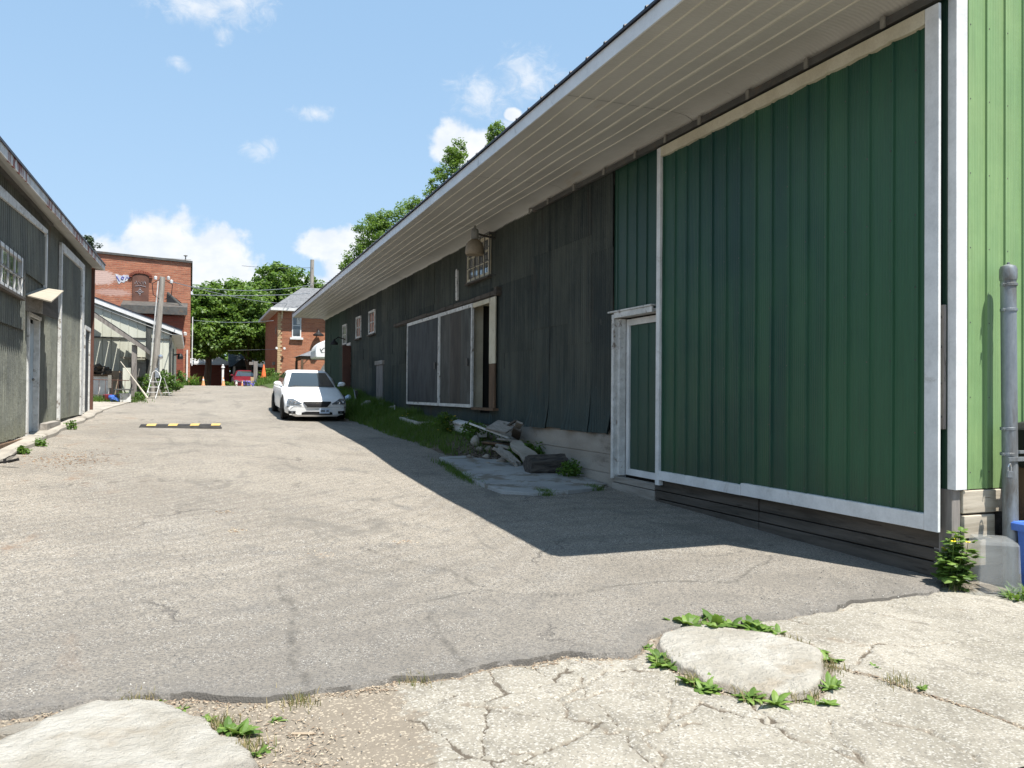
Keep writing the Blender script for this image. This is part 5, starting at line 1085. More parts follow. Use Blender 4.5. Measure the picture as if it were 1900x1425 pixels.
    def patch(nm, x0, x1, lo, hi, m, off=.034, par=None, nx=14, nz=4):
        b = MB(); vs = []
        for i in range(nx+1):
            x = x0+(x1-x0)*i/nx
            for j in range(nz+1): z = lo(x)*(1-j/nz)+hi(x)*j/nz; vs.append((x, fy(x, z)-off, z))
        b.add(vs, [(i*(nz+1)+j, (i+1)*(nz+1)+j, (i+1)*(nz+1)+j+1, i*(nz+1)+j+1) for i in range(nx) for j in range(nz)]); return P(nm, b, m, par or t, smooth=60)
    patch('front_bumper', -.735, .735, lambda x: .16, lambda x: .45-.03*(abs(x)/.74), paint, .004)
    gr = patch('grille', -.38, .38, lambda x: .385+.12*max(0, abs(x)-.27)/.11, lambda x: .54-.01*abs(x), A_['black'])
    b = MB(); [b.tube([(x, fy(x, z)-.028, z) for x in np.linspace(-.27, .27, 8)], .006, 4) for z in (.42, .45, .48, .51)]; P('grille_bar', b, A_['rail'], gr)
    b = MB(); b.lathe([(.028, 0), (.034, -.012), (.02, -.014), (.02, 0)], (0, fy(0, .47)-.02, .47), 12, 'y'); P('badge', b, A_['rail'], gr)
    for s in (-1, 1):
        x0, x1 = sorted((s*.41, s*.79))
        hl = patch('headlight', x0, x1, lambda x: .455+.02*max(0, (abs(x)-.41))/.38, lambda x: .475+.135*min(1, max(0, (abs(x)-.40)/.24)) , A_['lampglass'], .03)
        b = MB(); b.lathe([(.0, -.002), (.04, -.008), (.045, 0)], (s*.60, fy(.6, .5)-.032, .505), 12, 'y'); b.lathe([(.0, -.002), (.03, -.008), (.035, 0)], (s*.71, fy(.71, .53)-.032, .53), 12, 'y'); P('lamp_bowl', b, A_['chrome'], hl, smooth=40)
        x0, x1 = sorted((s*.58, s*.77)); fg = patch('fog_lamp_recess', x0, x1, lambda x: .19, lambda x: .27, A_['black'], .034)
        b = MB(); b.lathe([(.0, -.01), (.03, -.008), (.035, 0)], (s*.66, fy(.66, .23)-.028, .23), 12, 'y'); P('fog_lamp', b, A_['lampglass'], fg)
        x0, x1 = sorted((s*.76, s*.82)); patch('side_marker', x0, x1, lambda x: .365, lambda x: .395, A_['rail'], .014, nx=3, nz=1)
    patch('lower_intake', -.42, .42, lambda x: .165, lambda x: .26-.02*max(0, abs(x)-.3)/.08, A_['black'])
    patch('bumper_crease', -.78, .78, lambda x: .375, lambda x: .381, A_['rail'], .004, nz=1)
    if plate:
        b = MB(); b.box(.06, .34, -.045, -.03, .205, .345); pp = P('licence_plate', b, A_['plate'], t, bevel=.004)
        b = MB(); [b.box(.09+i*.032, .112+i*.032, -.047, -.0455, .25, .305) for i in range(7) if i != 4]; P('plate_characters', b, A_['slidA'], pp)
    b = MB(); b.box(-.76, .76, .5, 4.2, .10, .3); P('underbody', b, A_['black'], t)
    if detail:
        b = MB(); b.tube([(-.5, 1.30, .93), (-.05, 1.36, .955)], .012, 4); b.tube([(.1, 1.30, .93), (.5, 1.40, .96)], .012, 4); P('wiper', b, A_['black'], t)
        b = MB(); b.tube([(x, 1.27-.03*(1-(x/.66)**2)*1, .915) for x in np.linspace(-.66, .66, 9)], .012, 4)
        for s in (-1, 1): b.tube([(s*.861, y, z) for y, z in ((1.45, .3), (1.45, .85))], .004, 4); b.tube([(s*.862, y, .83) for y in (1.2, 3.9)], .006, 4)
        P('panel_gap', b, A_['rail'], t)
    return t
make_car('parked_car', 'white sedan parked half in the shadow of the long barn', (3.27, 22.95, g(3.27, 23.6)+.005), 2.3, A_['carpaint'])
make_car('parked_car', 'red car in the shade beyond the alley crest, partly hidden', (3.7, 61.5, g(3.7, 62)+.42), 0, A_['red'], detail=False)

# rubber parking stop with yellow patches
zs_ = g(-.2, 19.9)
ps = T('parking_stop', 'black rubber parking stop with four yellow patches lying on the asphalt', 'parking stop', (-.21, 19.95, zs_))
b = MB(); q = [[(x, 19.87, zs_), (x+i_, 19.905, zs_+.09), (x+i_, 20.0, zs_+.10), (x, 20.05, zs_)] for x, i_ in ((-1.10, .06), (.68, -.06))]; b.loft(q); P('rubber_block', b, A_['rubber'], ps, bevel=.008)
for x in (-.93, -.48, -.02, .43):
    b = MB(); b.add([(x, 19.885, zs_+.062), (x+.19, 19.885, zs_+.062), (x+.21, 19.91, zs_+.098), (x+.02, 19.91, zs_+.098), (x+.23, 20.0, zs_+.106), (x+.04, 20.0, zs_+.106)], [(0, 1, 2, 3), (3, 2, 4, 5)]); P('yellow_patch', b, A_['yellow'], ps)
# bicycle lying off to the left with its handlebar in view
bk = T('bicycle', 'bicycle lying at the left kerb, only its black handlebar grip in frame', 'bicycle', (-2.3, 11.3, -1.05))
b = MB(); b.tube([(-2.60, 12.42, -.93), (-2.48, 12.40, -.95), (-2.36, 12.32, -.955), (-2.20, 12.25, -.93)], .013, 8); b.tube([(-2.48, 12.38, -.95), (-2.5, 12.05, -.92)], .018, 8); P('handlebar', b, A_['black'], bk, smooth=40)
b = MB(); b.lathe([(.016, -.068), (.02, -.06), (.018, .06), (.022, .07)], n=10, axis='x'); m_ = Matrix.Translation((-2.15, 12.228, -.918)) @ Euler((0, R_(-14), R_(-21))).to_matrix().to_4x4(); b.v = [tuple(m_ @ Vector(v)) for v in b.v]; P('grip', b, A_['black'], bk, smooth=40)
b = MB(); b.tube([(-2.25, 12.27, -.90), (-2.2, 12.27, -.865), (-2.14, 12.25, -.85), (-2.09, 12.22, -.80)], .007, 6); b.obox((-2.25, 12.26, -.925), (.03, .04, .06)); P('brake_lever', b, A_['black'], bk)
b = MB(); F0 = (-2.52, 12.05, -.92); b.tube([F0, (-2.55, 11.5, -.95), (-2.42, 11.05, -.98)], .018, 8); b.tube([(-2.42, 11.05, -.98), (-2.58, 11.35, -.6), (-2.54, 11.95, -.72)], .016, 8); P('frame', b, A_['rail'], bk)
for x, y in ((-2.50, 12.1), (-2.48, 10.75)):
    b = MB(); pts = [(x-.10*math.sin(a)*.4-.02, y+.31*math.cos(a), g(x, y)+.36+.31*math.sin(a)-.1) for a in np.linspace(0, 2*math.pi, 30)]
    if y > 12: pts = [(px_-.04, 11.75+.3*math.cos(a), pz) for (px_, _, pz), a in zip(pts, np.linspace(0, 2*math.pi, 30))]
    b.tube(pts, .018, 6, cap=False); P('wheel', b, A_['tyre'], bk)

# ================================================================== things at the near right corner
pp = T('steel_post', 'grey galvanised steel post with straps and padlock beside the green gable', 'post', (6.13, 4.58, -1.5))
b = MB(); b.tube([(6.16, 4.585, -1.6), (6.145, 4.6, .98)], .058, 20); P('pipe', b, A_['galv'], pp, smooth=40)
b = MB(); b.lathe([(.062, .96), (.065, .98), (.065, 1.05), (.055, 1.075), (.02, 1.09), (.0, 1.095)], (6.145, 4.6, 0), 20); b.lathe([(.012, 1.09), (.012, 1.105), (.0, 1.11)], (6.145, 4.6, 0), 8); P('cap', b, A_['galv'], pp, smooth=40)
for z in (.925, .72, -.24, -.445):
    b = MB(); b.lathe([(.0605, z-.012), (.063, z-.01), (.063, z+.01), (.0605, z+.012)], (6.147, 4.597, 0), 20, cap=False); b.box(6.068, 6.09, 4.585, 4.60, z-.012, z+.012); b.tube([(6.074, 4.60, z), (6.074, 4.565, z)], .004, 6); P('strap', b, A_['galv'], pp, smooth=40)
b = MB(); b.box(6.06, 6.24, 4.525, 4.54, -.50, -.465); b.box(6.2, 6.31, 4.54, 4.56, -.44, -.415); b.tube([(6.31, 4.55, -.428), (6.33, 4.55, -.425)], .014, 8); P('hasp', b, A_['galv'], pp, bevel=.002)
b = MB(); b.obox((6.055, 4.52, -.60), (.055, .022, .055), (0, 8, 0)); pk = P('padlock', b, A_['galv'], pp, bevel=.004)
b = MB(); b.tube([(6.04, 4.52, -.575), (6.04, 4.52, -.54), (6.05, 4.52, -.52), (6.065, 4.52, -.515), (6.075, 4.52, -.54), (6.075, 4.52, -.575)], .004, 6); P('shackle', b, A_['chrome'], pk)
cr_ = T('wooden_locker', 'dark wooden locker with a black padded cover behind the steel post', 'locker', (6.8, 4.45, -1.5))
b = MB(); b.box(6.33, 7.3, 4.36, 4.70, -1.5, -.52); P('cabinet', b, A_['brownplank_z'], cr_, bevel=.006)
b = MB(); b.prism([(6.30, -.56), (6.30, -.25), (6.35, -.20), (6.45, -.185), (7.2, -.185), (7.34, -.25), (7.34, -.56)], 'y', 4.33, 4.71); P('cover', b, A_['black'], cr_, bevel=.02)
# clear tote on the ground
tt = T('clear_tote', 'translucent plastic tote standing upside down at the barn corner', 'tote', (5.80, 4.46, -1.48), rot=(0, 0, 50), local=True)
b = MB(); w0, d0, w1, d1, h = .20, .145, .185, .13, .40
def rr(wx_, dy_, z, r=.014):
    q = []
    for cx_, cy_, a0 in ((wx_-r, dy_-r, 0), (-wx_+r, dy_-r, 90), (-wx_+r, -dy_+r, 180), (wx_-r, -dy_+r, 270)):
        for k_ in range(5): a = R_(a0+k_*22.5); q.append((cx_+r*math.cos(a), cy_+r*math.sin(a), z))
    return q
b.loft([rr(w0+.012, d0+.012, .0), rr(w0+.012, d0+.012, .02), rr(w0, d0, .022), rr(w1+.004, d1+.004, h*.93), rr(w1-.006, d1-.006, h*.985), rr(w1-.03, d1-.03, h)], cap=False); n_ = len(b.v); b.f.append(tuple(range(n_-20, n_)))
P('tote_shell', b, A_['clear'], tt, smooth=22)
b = MB(); b.obox((.0, .02, .012), (.22, .12, .02), (0, 0, 20), .012); P('dirt_in_tote', b, A_['earth'], tt)
bb = T('recycling_bin', 'blue plastic recycling bin cut off by the right edge of the frame', 'bin', (6.30, 4.36, -1.49), rot=(0, 0, -6), local=True)
b = MB(); b.loft([rr(.165, .12, 0), rr(.185, .14, .47), rr(.185, .14, .475)], cap=False); b.f.append(tuple(range(19, -1, -1))); P('bin_body', b, A_['blue'], bb, smooth=40)
b = MB(); b.loft([rr(.186, .141, .44), rr(.215, .168, .445), rr(.217, .17, .50), rr(.205, .158, .515), rr(.18, .135, .505), rr(.178, .133, .1)], cap=False); P('bin_rim', b, A_['blue'], bb, smooth=40)
b = MB(); b.lathe([(.0, .0), (.035, .01), (.045, .035), (.03, .06), (.0, .065)], (5.86, 4.2, -1.49), 10); P('small_stone', b, A_['boulder'], None, smooth=60, label='small whitish stone in front of the blue bin', cat='stone')

# ================================================================== plants
def leaf(mb, base, yaw_, pitch0, L, Wd, curl=60, n=4, lob=0):
    p = Vector(base); vs = []; d = R_(pitch0)
    side = Vector((-math.sin(yaw_), math.cos(yaw_), 0))
    for i in range(n+1):
        t = i/n; w_ = Wd*math.sin(math.pi*min(1, .12+t*.88))**.7*(1 if t < 1 else .0)*(1+lob*(1 if i % 2 else -1))
        up = Vector((math.cos(yaw_)*math.cos(d), math.sin(yaw_)*math.cos(d), math.sin(d)))
        nrm = up.cross(side)
        vs += [p-side*w_*.5+nrm*w_*-.12, p, p+side*w_*.5+nrm*w_*-.12]; p = p+up*L/n; d -= R_(curl)/n
    fs = []
    for i in range(n): a = i*3; fs += [(a, a+1, a+4, a+3), (a+1, a+2, a+5, a+4)]
    mb.add(vs, fs)
def rosette(x, y, z, n, L, Wd, label, up=(15, 60), group='weeds growing round the flat white stones', lob=0, stack=1, name='broadleaf_weed'):
    L *= 1.3; Wd *= 1.3; rs = random.Random(int(x*1000+y*77)); b = MB()
    for k_ in range(stack*2):
        ox, oy = (rs.uniform(-.5, .5)*L*1.2, rs.uniform(-.5, .5)*L*1.2) if k_ else (0, 0)
        a = rs.random()*6
        for i in range(n): a += 2.4; l = L*rs.uniform(.4, .9)*(.75 if k_ else .95); leaf(b, (x+ox, y+oy, z), a, rs.uniform(*up), l, Wd*.9*l/L, rs.uniform(30, 90), lob=lob)
    return P(name, b, A_['weed'], None, label=label, cat='weed', group=group, fixn=False)
ZG = -1.487
for (x, y, n, L, Wd, st_, lob, lab) in [
    (3.02, 4.46, 12, .16, .09, 2, .12, 'leafy weed at the top left edge of the round white stone'), (3.22, 4.44, 11, .14, .08, 2, .12, 'leafy weed in the middle of the stone\'s back edge'), (3.37, 4.28, 12, .13, .06, 2, .1, 'longest weed clump on the back right edge of the round stone'),
    (3.46, 4.13, 8, .08, .04, 1, .1, 'thin weed tip on the back right corner of the round stone'),
    (2.52, 4.17, 6, .06, .025, 1, 0, 'sparse pale weed at the far left tip of the round stone'), (2.50, 4.0, 11, .09, .042, 1, 0, 'upper of two dense weeds left of the round stone'), (2.47, 3.84, 14, .10, .05, 2, 0, 'lower and denser weed left of the round stone'),
    (2.43, 3.58, 11, .085, .045, 1, 0, 'small round weed at the front left of the round stone'), (2.46, 3.47, 14, .10, .055, 2, 0, 'dense weed with wide leaves below the round stone'), (2.57, 3.30, 8, .10, .035, 1, 0, 'star shaped weed below the round stone, left one'), (2.66, 3.19, 9, .12, .045, 1, 0, 'star shaped weed with broad leaves below the round stone, right one'),
    (3.44, 3.72, 10, .08, .045, 1, 0, 'upper weed on the right tip of the round stone'), (3.38, 3.63, 9, .09, .045, 1, 0, 'dark leaved weed just right of the round stone'), (3.07, 3.27, 9, .10, .035, 1, 0, 'spiky weed at the lower right of the round stone'), (2.9, 3.10, 7, .075, .04, 1, 0, 'lowest small weed right of the round stone'),
    (3.51, 3.10, 6, .045, .025, 1, 0, 'tiny weed in the long slab joint'), (3.55, 3.45, 6, .04, .02, 1, 0, 'tiny weed between the round stone and the long joint'),
    (.10, 3.93, 8, .06, .028, 1, 0, 'small weed at the top right edge of the corner stone'), (.17, 3.80, 12, .09, .05, 1, 0, 'dark green weed on the right edge of the corner stone'), (.22, 3.72, 12, .11, .055, 1, 0, 'largest weed on the right edge of the corner stone'), (.27, 3.50, 8, .06, .028, 1, 0, 'small weed lower on the right edge of the corner stone'),
    (-.02, 4.12, 6, .05, .02, 1, 0, 'wispy weed behind the corner stone, right'), (-.12, 4.24, 6, .05, .02, 1, 0, 'wispy weed behind the corner stone, left'), (.38, 3.83, 7, .06, .018, 1, 0, 'thin weed in the bare gravel right of the corner stone'), (-.5, 4.02, 6, .06, .03, 1, 0, 'dark weed in the gap left of the corner stone')]:
    rosette(x, y, ZG-.01, n, L, Wd, lab, lob=lob, stack=st_)
b = MB(); rs = random.Random(31)
for i in range(260): a = rs.random()*6.3; r_ = rs.random()**.5*.26; leaf(b, (5.92+r_*math.cos(a), 4.22+r_*.45*math.sin(a), -1.49), rs.random()*6.3, rs.uniform(20, 80), rs.uniform(.06, .13), rs.uniform(.012, .025), rs.uniform(30, 90))
P('leafy_clump', b, A_['weed'], None, label='dense bright green weed clump in front of the blue bin', cat='plant', fixn=False)
# celandine by the corner
cp = T('flowering_plant', 'lobed green plant with small yellow flowers at the barn corner', 'plant', (5.56, 4.62, -1.48))
rs = random.Random(12); b = MB(); st_ = MB(); fl = MB()
for i in range(11):
    a = rs.random()*6.3; r_ = rs.uniform(.01, .05); h = rs.uniform(.22, .46); bx, by = 5.57+r_*math.cos(a), 4.62+r_*math.sin(a); tx, ty = bx+rs.uniform(-.07, .09), by+rs.uniform(-.07, .07)
    pts = [Vector((bx, by, -1.49)), Vector(((bx+tx)/2+.01, (by+ty)/2, -1.49+h*.55)), Vector((tx, ty, -1.49+h))]; st_.tube(pts, [.004, .003, .002], 5)
    for k_ in range(12):
        t = rs.random()**.8; p = pts[0].lerp(pts[1], t*2) if t < .5 else pts[1].lerp(pts[2], t*2-1); ya = rs.random()*6.3; L = rs.uniform(.09, .16)*(1.15-.5*t)
        for j, (da, sc_) in enumerate(((0, 1), (.7, .75), (-.7, .75))): q = p+Vector((math.cos(ya), math.sin(ya), .3))*L*.35; leaf(b, q, ya+da, rs.uniform(-5, 55), L*.75*sc_, L*.62*sc_, 60, 4, lob=.22)
    if i < 7:
        c = pts[2]
        for j in range(5): leaf(fl, c+Vector((0, 0, .004)), j*1.257, 20, .024, .021, 10, 2)
P('stem', st_, A_['weed'], cp); P('leaves', b, A_['weed'], cp, fixn=False); P('flowers', fl, A_['yflower'], cp, fixn=False)

def blades(name, n, xyfn, hfn, wd, m, label=None, seed=1, cat=None):
    r = np.random.default_rng(seed); x, y = xyfn(r, n); n = len(x); z = gz(x, y)+gmound(x, y)-.03
    h = hfn(x, y, r); a = r.random(n)*2*np.pi; lean = h*r.uniform(.1, .7, n); b_ = r.random(n)*2*np.pi
    wx_, wy_ = np.cos(a)*wd/2*r.uniform(.6, 1.4, n), np.sin(a)*wd/2*r.uniform(.6, 1.4, n); lx, ly = np.cos(b_)*lean, np.sin(b_)*lean
    V = np.stack([np.stack([x-wx_, y-wy_, z], 1), np.stack([x+wx_, y+wy_, z], 1), np.stack([x+wx_*.8+lx*.35, y+wy_*.8+ly*.35, z+h*.6], 1), np.stack([x-wx_*.8+lx*.35, y-wy_*.8+ly*.35, z+h*.6], 1),
                  np.stack([x+wx_*.15+lx, y+wy_*.15+ly, z+h], 1), np.stack([x-wx_*.15+lx, y-wy_*.15+ly, z+h], 1)], 1).reshape(-1, 3)
    i = np.arange(n)[:, None]*6; F = np.concatenate([i+np.array([[0, 1, 2, 3]]), i+np.array([[3, 2, 4, 5]])])
    return arr_obj(name, V, F, m, kind='stuff', label=label or 'green grass along the barn wall', cat=cat)
vb = lambda y: np.interp(y, [13.6, 14.2, 17, 20, 23, 31, 36], [5.2, 4.5, 4.3, 4.25, 4.25, 4.35, 4.6])
def verge(r, n):
    y = r.uniform(13.6, 33, n); x = r.uniform(4.1, 5.75, n); k = (x > vb(y)+.15*(vnoise(x, y, 2.5, 4)-.5)) & (r.random(n) < .15+1.5*vnoise(x, y, 1.4, 6)) & ~((x > 4.6) & (y < 15.3) & (r.random(n) < .8)); return x[k], y[k]
blades('grass', 36000, verge, lambda x, y, r: (.07+.24*vnoise(x, y, 1.1, 7)*np.clip((x-vb(y))*1.5+.35, .2, 1))*np.where((x > 4.85) & (y > 14.4) & (y < 17.1), .5, 1)*np.where((np.abs(y-19.4) < 1.1) & (x > 4.8), .5, 1)*np.where((np.abs(y-22.5) < 1.1) & (x > 4.8), .6, 1)*r.uniform(.5, 1.25, len(x)), .011, A_['grass'], 'long dark green grass growing along the foot of the barn')
def slabtuft(r, n):
    k = r.integers(0, 5, n); c = np.array([(4.05, 13.1), (3.95, 12.3), (3.9, 11.6), (4.5, 10.1), (5.35, 10.3)])[k]; return c[:, 0]+r.normal(0, .05, n), c[:, 1]+r.normal(0, .32, n)*np.where(k < 3, 1, .25)
blades('grass', 2600, slabtuft, lambda x, y, r: r.uniform(.03, .12, len(x)), .008, A_['grass'], 'short grass tufts along the edge of the shaded slab', seed=3)
def seamgrass(r, n):
    k = r.integers(0, 14, n); c = np.array([(2.5, 3.9), (2.45, 3.6), (2.6, 3.3), (2.85, 3.2), (3.3, 3.5), (3.42, 3.95), (3.1, 4.43), (.15, 3.85), (-.2, 4.26), (.25, 3.55), (.5, 4.0), (1.1, 4.05), (3.47, 3.2), (5.55, 4.6)])[k]; return c[:, 0]+r.normal(0, .045, n), c[:, 1]+r.normal(0, .045, n)
blades('grass', 1500, seamgrass, lambda x, y, r: r.uniform(.015, .06, len(x)), .004, A_['drygrass'], 'short dry grass sprouting in the seams of the broken apron', seed=13)
def farlawn(r, n): y = r.uniform(42, 58, n); x = 3.5+r.random(n)**1.3*6; k = x > np.interp(y, [42, 50, 58], [4.1, 3.2, 3.2]); return x[k], y[k]
blades('grass', 14000, farlawn, lambda x, y, r: r.uniform(.1, .45, len(x))*(.3+vnoise(x, y, .8, 3)), .035, A_['grass'], 'rough grass at the far right of the alley', seed=4)
def leftgrass(r, n): k = r.integers(0, 3, n); c = np.array([(-2.6, 29.1), (-.7, 45), (-.5, 49)])[k]; s_ = np.array([.45, .12, .12])[k]; return c[:, 0]+r.normal(0, 1, n)*s_, c[:, 1]+r.normal(0, 1, n)*np.array([.2, 1.6, 1.0])[k]
blades('grass', 3500, leftgrass, lambda x, y, r: r.uniform(.08, .28, len(x)), .02, A_['grass'], 'grass tufts along the left side of the far alley', seed=5)

def foliage(parent, name, blobs, nclump, per, size, m, seed, cr=(.35, .8), flat=.75, anchors=None):
    r = np.random.default_rng(seed); B = np.array(blobs, float); wt_ = (B[:, 3]*B[:, 4]*B[:, 5])**(2/3); k = r.choice(len(B), nclump, p=wt_/wt_.sum())
    d = r.normal(size=(nclump, 3)); d /= np.linalg.norm(d, axis=1)[:, None]; rad = r.random(nclump)**.33; C = B[k, :3]+d*B[k, 3:6]*rad[:, None]
    cs = r.uniform(cr[0], cr[1], nclump); cid = np.repeat(np.arange(nclump), per); n = len(cid)
    o = r.normal(size=(n, 3)); o /= np.linalg.norm(o, axis=1)[:, None]; o *= (r.random(n)**.4)[:, None]*cs[cid][:, None]; o[:, 2] *= flat
    c = C[cid]+o; nr = o/np.maximum(np.linalg.norm(o, axis=1), 1e-6)[:, None]*.5+r.normal(size=(n, 3))*.5+np.array([0, 0, .55]); nr /= np.linalg.norm(nr, axis=1)[:, None]
    t = np.cross(nr, r.normal(size=(n, 3))); t /= np.linalg.norm(t, axis=1)[:, None]; s = np.cross(nr, t); L = (size*r.uniform(.6, 1.35, n))[:, None]
    V = np.stack([c-t*L*.5, c+s*L*.34-t*L*.05, c+t*L*.5, c-s*L*.34-t*L*.05], 1).reshape(-1, 3); F = np.arange(n*4).reshape(n, 4)
    o_ = arr_obj(name, V, F, m, parent); return C
def tree(label, base, blobs, nclump, per, size, m, seed, tr=.3, name='maple_tree', group=None, nlimb=14, **kw):
    t = T(name, label, 'tree', base, group); C = foliage(t, 'crown', blobs, nclump, per, size, m, seed, **kw)
    b = MB(); B = np.array(blobs); top = B[:, :3].mean(0); top = (top[0], top[1], top[2])
    bx = Vector(base); tp = Vector(top); b.tube([bx-Vector((0, 0, .3)), bx.lerp(tp, .35)+Vector((.1, 0, 0)), bx.lerp(tp, .7), tp], [tr*1.25, tr*.85, tr*.6, tr*.3], 10)
    rs = random.Random(seed)
    for c in C[:nlimb]:
        c = Vector(c); s = bx.lerp(tp, rs.uniform(.35, .95)); b.tube([s, s.lerp(c, .5)+Vector((0, 0, .25)), c], [tr*.32, tr*.2, tr*.06], 6)
    P('trunk', b, A_['bark'], t, smooth=50)
G1 = 'broad leafed trees behind the crest'
tree('dark maple filling the gap right of the brick warehouse', (1.0, 70, -.3), [(.9, 70, 5.8, 2.1, 2, 2.9), (2.6, 71, 7.4, 2.2, 2, 2.1), (2.0, 69, 4.3, 2.4, 1.8, 1.5), (.3, 68, 4.0, 1.3, 1.2, 1.3)], 330, 75, .27, A_['leaf'], 101, .32, group=G1)
tree('tall rounded maple, highest of the trees beyond the crest', (7.2, 76, -.3), [(7.6, 76, 8.9, 2.9, 2.4, 2.7), (5.4, 76, 7.8, 2.6, 2.2, 2.6), (9.6, 76, 8.2, 2.2, 2, 2.3), (6.2, 75, 5.6, 3.6, 2.4, 2.0)], 520, 75, .28, A_['leaf'], 102, .4, group=G1)
tree('lower maple in the middle with branches hanging over the grey porch', (4.1, 69, -.3), [(4.0, 69, 6.2, 2.2, 2, 2.2), (3.5, 68, 4.5, 1.7, 1.5, 1.0), (5.6, 68.5, 4.9, 1.5, 1.6, 1.6), (4.9, 68.5, 3.3, 1.0, 1, .7)], 330, 75, .25, A_['leaf'], 103, .28, group=G1)
tree('far dark tree mass closing the view behind the maples', (4.0, 92, 0), [(1.5, 92, 6.5, 3, 2, 3.6), (5, 94, 7.5, 3.2, 2, 4), (8, 96, 7, 3, 2, 4), (4, 88, 3.2, 6, 2, 2.6)], 420, 75, .38, A_['leaf'], 104, .3, group=G1)
G2 = 'feathery trees rising over the barn roof'
tree('feathery light green tree lowest over the barn eave', (10.6, 46, -.2), [(9.7, 46, 8.6, 1.35, 1.3, 1.6), (11.3, 46, 9.0, 1.6, 1.5, 1.9), (8.6, 46, 7.2, .8, 1, .95), (9.9, 46, 9.9, .7, .7, .6), (12.2, 46.3, 10.6, .9, .7, .9)], 250, 85, .12, A_['leaf2'], 105, .2, 'ash_tree', G2, cr=(.2, .5))
tree('middle feathery tree over the barn eave against the round cloud', (14.6, 46, -.2), [(14.3, 46, 12.9, 1.3, 1.2, 1.5), (15.5, 46, 12.6, 1.0, 1.1, 1.3), (14.5, 46, 14.4, .8, .8, .75), (13.4, 46.2, 11.5, .8, .8, .9), (15.2, 46, 10.9, 1.9, 1.6, 1.2), (13.0, 46.2, 10.2, .7, .7, .8)], 280, 85, .12, A_['leaf2'], 106, .22, 'ash_tree', G2, cr=(.2, .48))
tree('small leafy tip, highest and farthest right over the roof', (17.4, 46, -.2), [(17.2, 46, 15.9, .6, .6, .65), (18.0, 46, 14.8, 1.0, 1, 1.0), (16.9, 46, 15.1, .4, .4, .4)], 90, 80, .12, A_['leaf2'], 107, .18, 'ash_tree', G2, cr=(.18, .4), nlimb=5)
tree('dark conifer tip poking above the workshop roof', (-6.9, 60, 0), [(-6.55, 60, 9.6, .5, .5, .7), (-6.0, 60, 9.5, .3, .3, .3), (-7.1, 60, 9.6, .5, .5, .9), (-6.9, 60, 8.6, .8, .6, .8)], 60, 60, .13, A_['conif'], 108, .12, 'conifer_tree', nlimb=12, cr=(.12, .3))
# bushes and weeds around the far left and right
def bush(label, x, y, h, w_, n, m, seed, size=.06, name='bush', group=None, cat='bush'):
    z = g(x, y)+float(gmound(x, y)); t = T(name, label, cat, (x, y, z), group); foliage(t, 'leaves', [(x, y, z+h*.5, w_*.5, w_*.4, h*.5)], n, 40, size, m, seed, cr=(.06, .16)); b = MB(); rs = random.Random(seed)
    for i in range(7): b.tube([(x+rs.uniform(-.1, .1)*w_, y, z-.05), (x+rs.uniform(-.4, .4)*w_, y+rs.uniform(-.3, .3)*w_, z+h*rs.uniform(.5, .9))], .008, 4)
    P('stems', b, A_['weed'], t)
G3 = 'bushes and weeds beside the far alley'
bush('leafy bush at the foot of the utility pole behind the ladder', -.85, 32.0, .95, .62, 55, A_['leaf3'], 201, group=G3)
bush('thin climbing weeds between the ladder and lean-to post', -1.55, 31.2, .8, .45, 22, A_['leaf3'], 202, group=G3)
bush('small low bush right under the leaning plank', -1.55, 29.6, .25, .35, 12, A_['leaf3'], 203, group=G3)
bush('green weeds between the dark stud and the pale block', -2.05, 29.4, .3, .3, 14, A_['leaf3'], 204, group=G3)
bush('small bush at the corner of the pale building', -.55, 34.6, .5, .4, 22, A_['leaf3'], 205, group=G3)
bush('tall weeds at the foot of the brick annex', -.5, 45, .8, .6, 26, A_['leaf3'], 206, .07, group=G3)
bush('low dark shrub in front of the grey porch house', 2.55, 60.5, .9, 1.2, 45, A_['leaf3'], 207, .09, group=G3)
bush('weedy shrub behind the bright orange cone', 4.6, 54, 1.0, 1.3, 50, A_['leaf3'], 208, .09, group=G3)
bush('shrub at the corner of the brick house', 5.2, 54.6, .8, .9, 34, A_['leaf3'], 209, .09, group=G3)
bush('small kerb weed just before the workshop door', -2.3, 18.9, .18, .10, 4, A_['leaf3'], 210, .05, group='weeds along the workshop kerb', cat='weed', name='kerb_weed')
bush('kerb weed near the base board and bicycle grip', -2.33, 13.9, .12, .09, 4, A_['leaf3'], 211, .05, group='weeds along the workshop kerb', cat='weed', name='kerb_weed')
bush('lowest sparse kerb weed under the workshop door', -2.3, 15.1, .08, .2, 5, A_['leaf3'], 212, .05, group='weeds along the workshop kerb', cat='weed', name='kerb_weed')
bush('broad weed clump behind the big pale broken slab', 5.45, 13.0, .42, .55, 26, A_['leaf3'], 213, .07, group='weeds in the rubble by the barn', cat='weed', name='rubble_weed')
bush('low weed at the butt of the charred log', 5.45, 11.3, .28, .3, 14, A_['leaf3'], 214, .05, group='weeds in the rubble by the barn', cat='weed', name='rubble_weed')
bush('weeds sprawling in front of the grey boards', 5.15, 14.9, .32, .5, 24, A_['leaf3'], 215, .06, group='weeds in the rubble by the barn', cat='weed', name='rubble_weed')
bush('leafy weed with yellow flowers in the barn grass', 5.0, 16.4, .42, .4, 24, A_['leaf3'], 216, .06, group='weeds in the rubble by the barn', cat='weed', name='rubble_weed')
b = MB(); rs = random.Random(41)
for c in [(4.95, 16.3), (4.9, 16.5), (5.05, 16.2), (4.6, 15.2), (4.8, 19)]:
    for i in range(3): x, y = c[0]+rs.uniform(-.1, .1), c[1]+rs.uniform(-.15, .15); z = g(x, y)+float(gmound(x, y))+rs.uniform(.22, .36); [leaf(b, (x, y, z), j*1.257, 20, .028, .022, 10, 2) for j in range(5)]
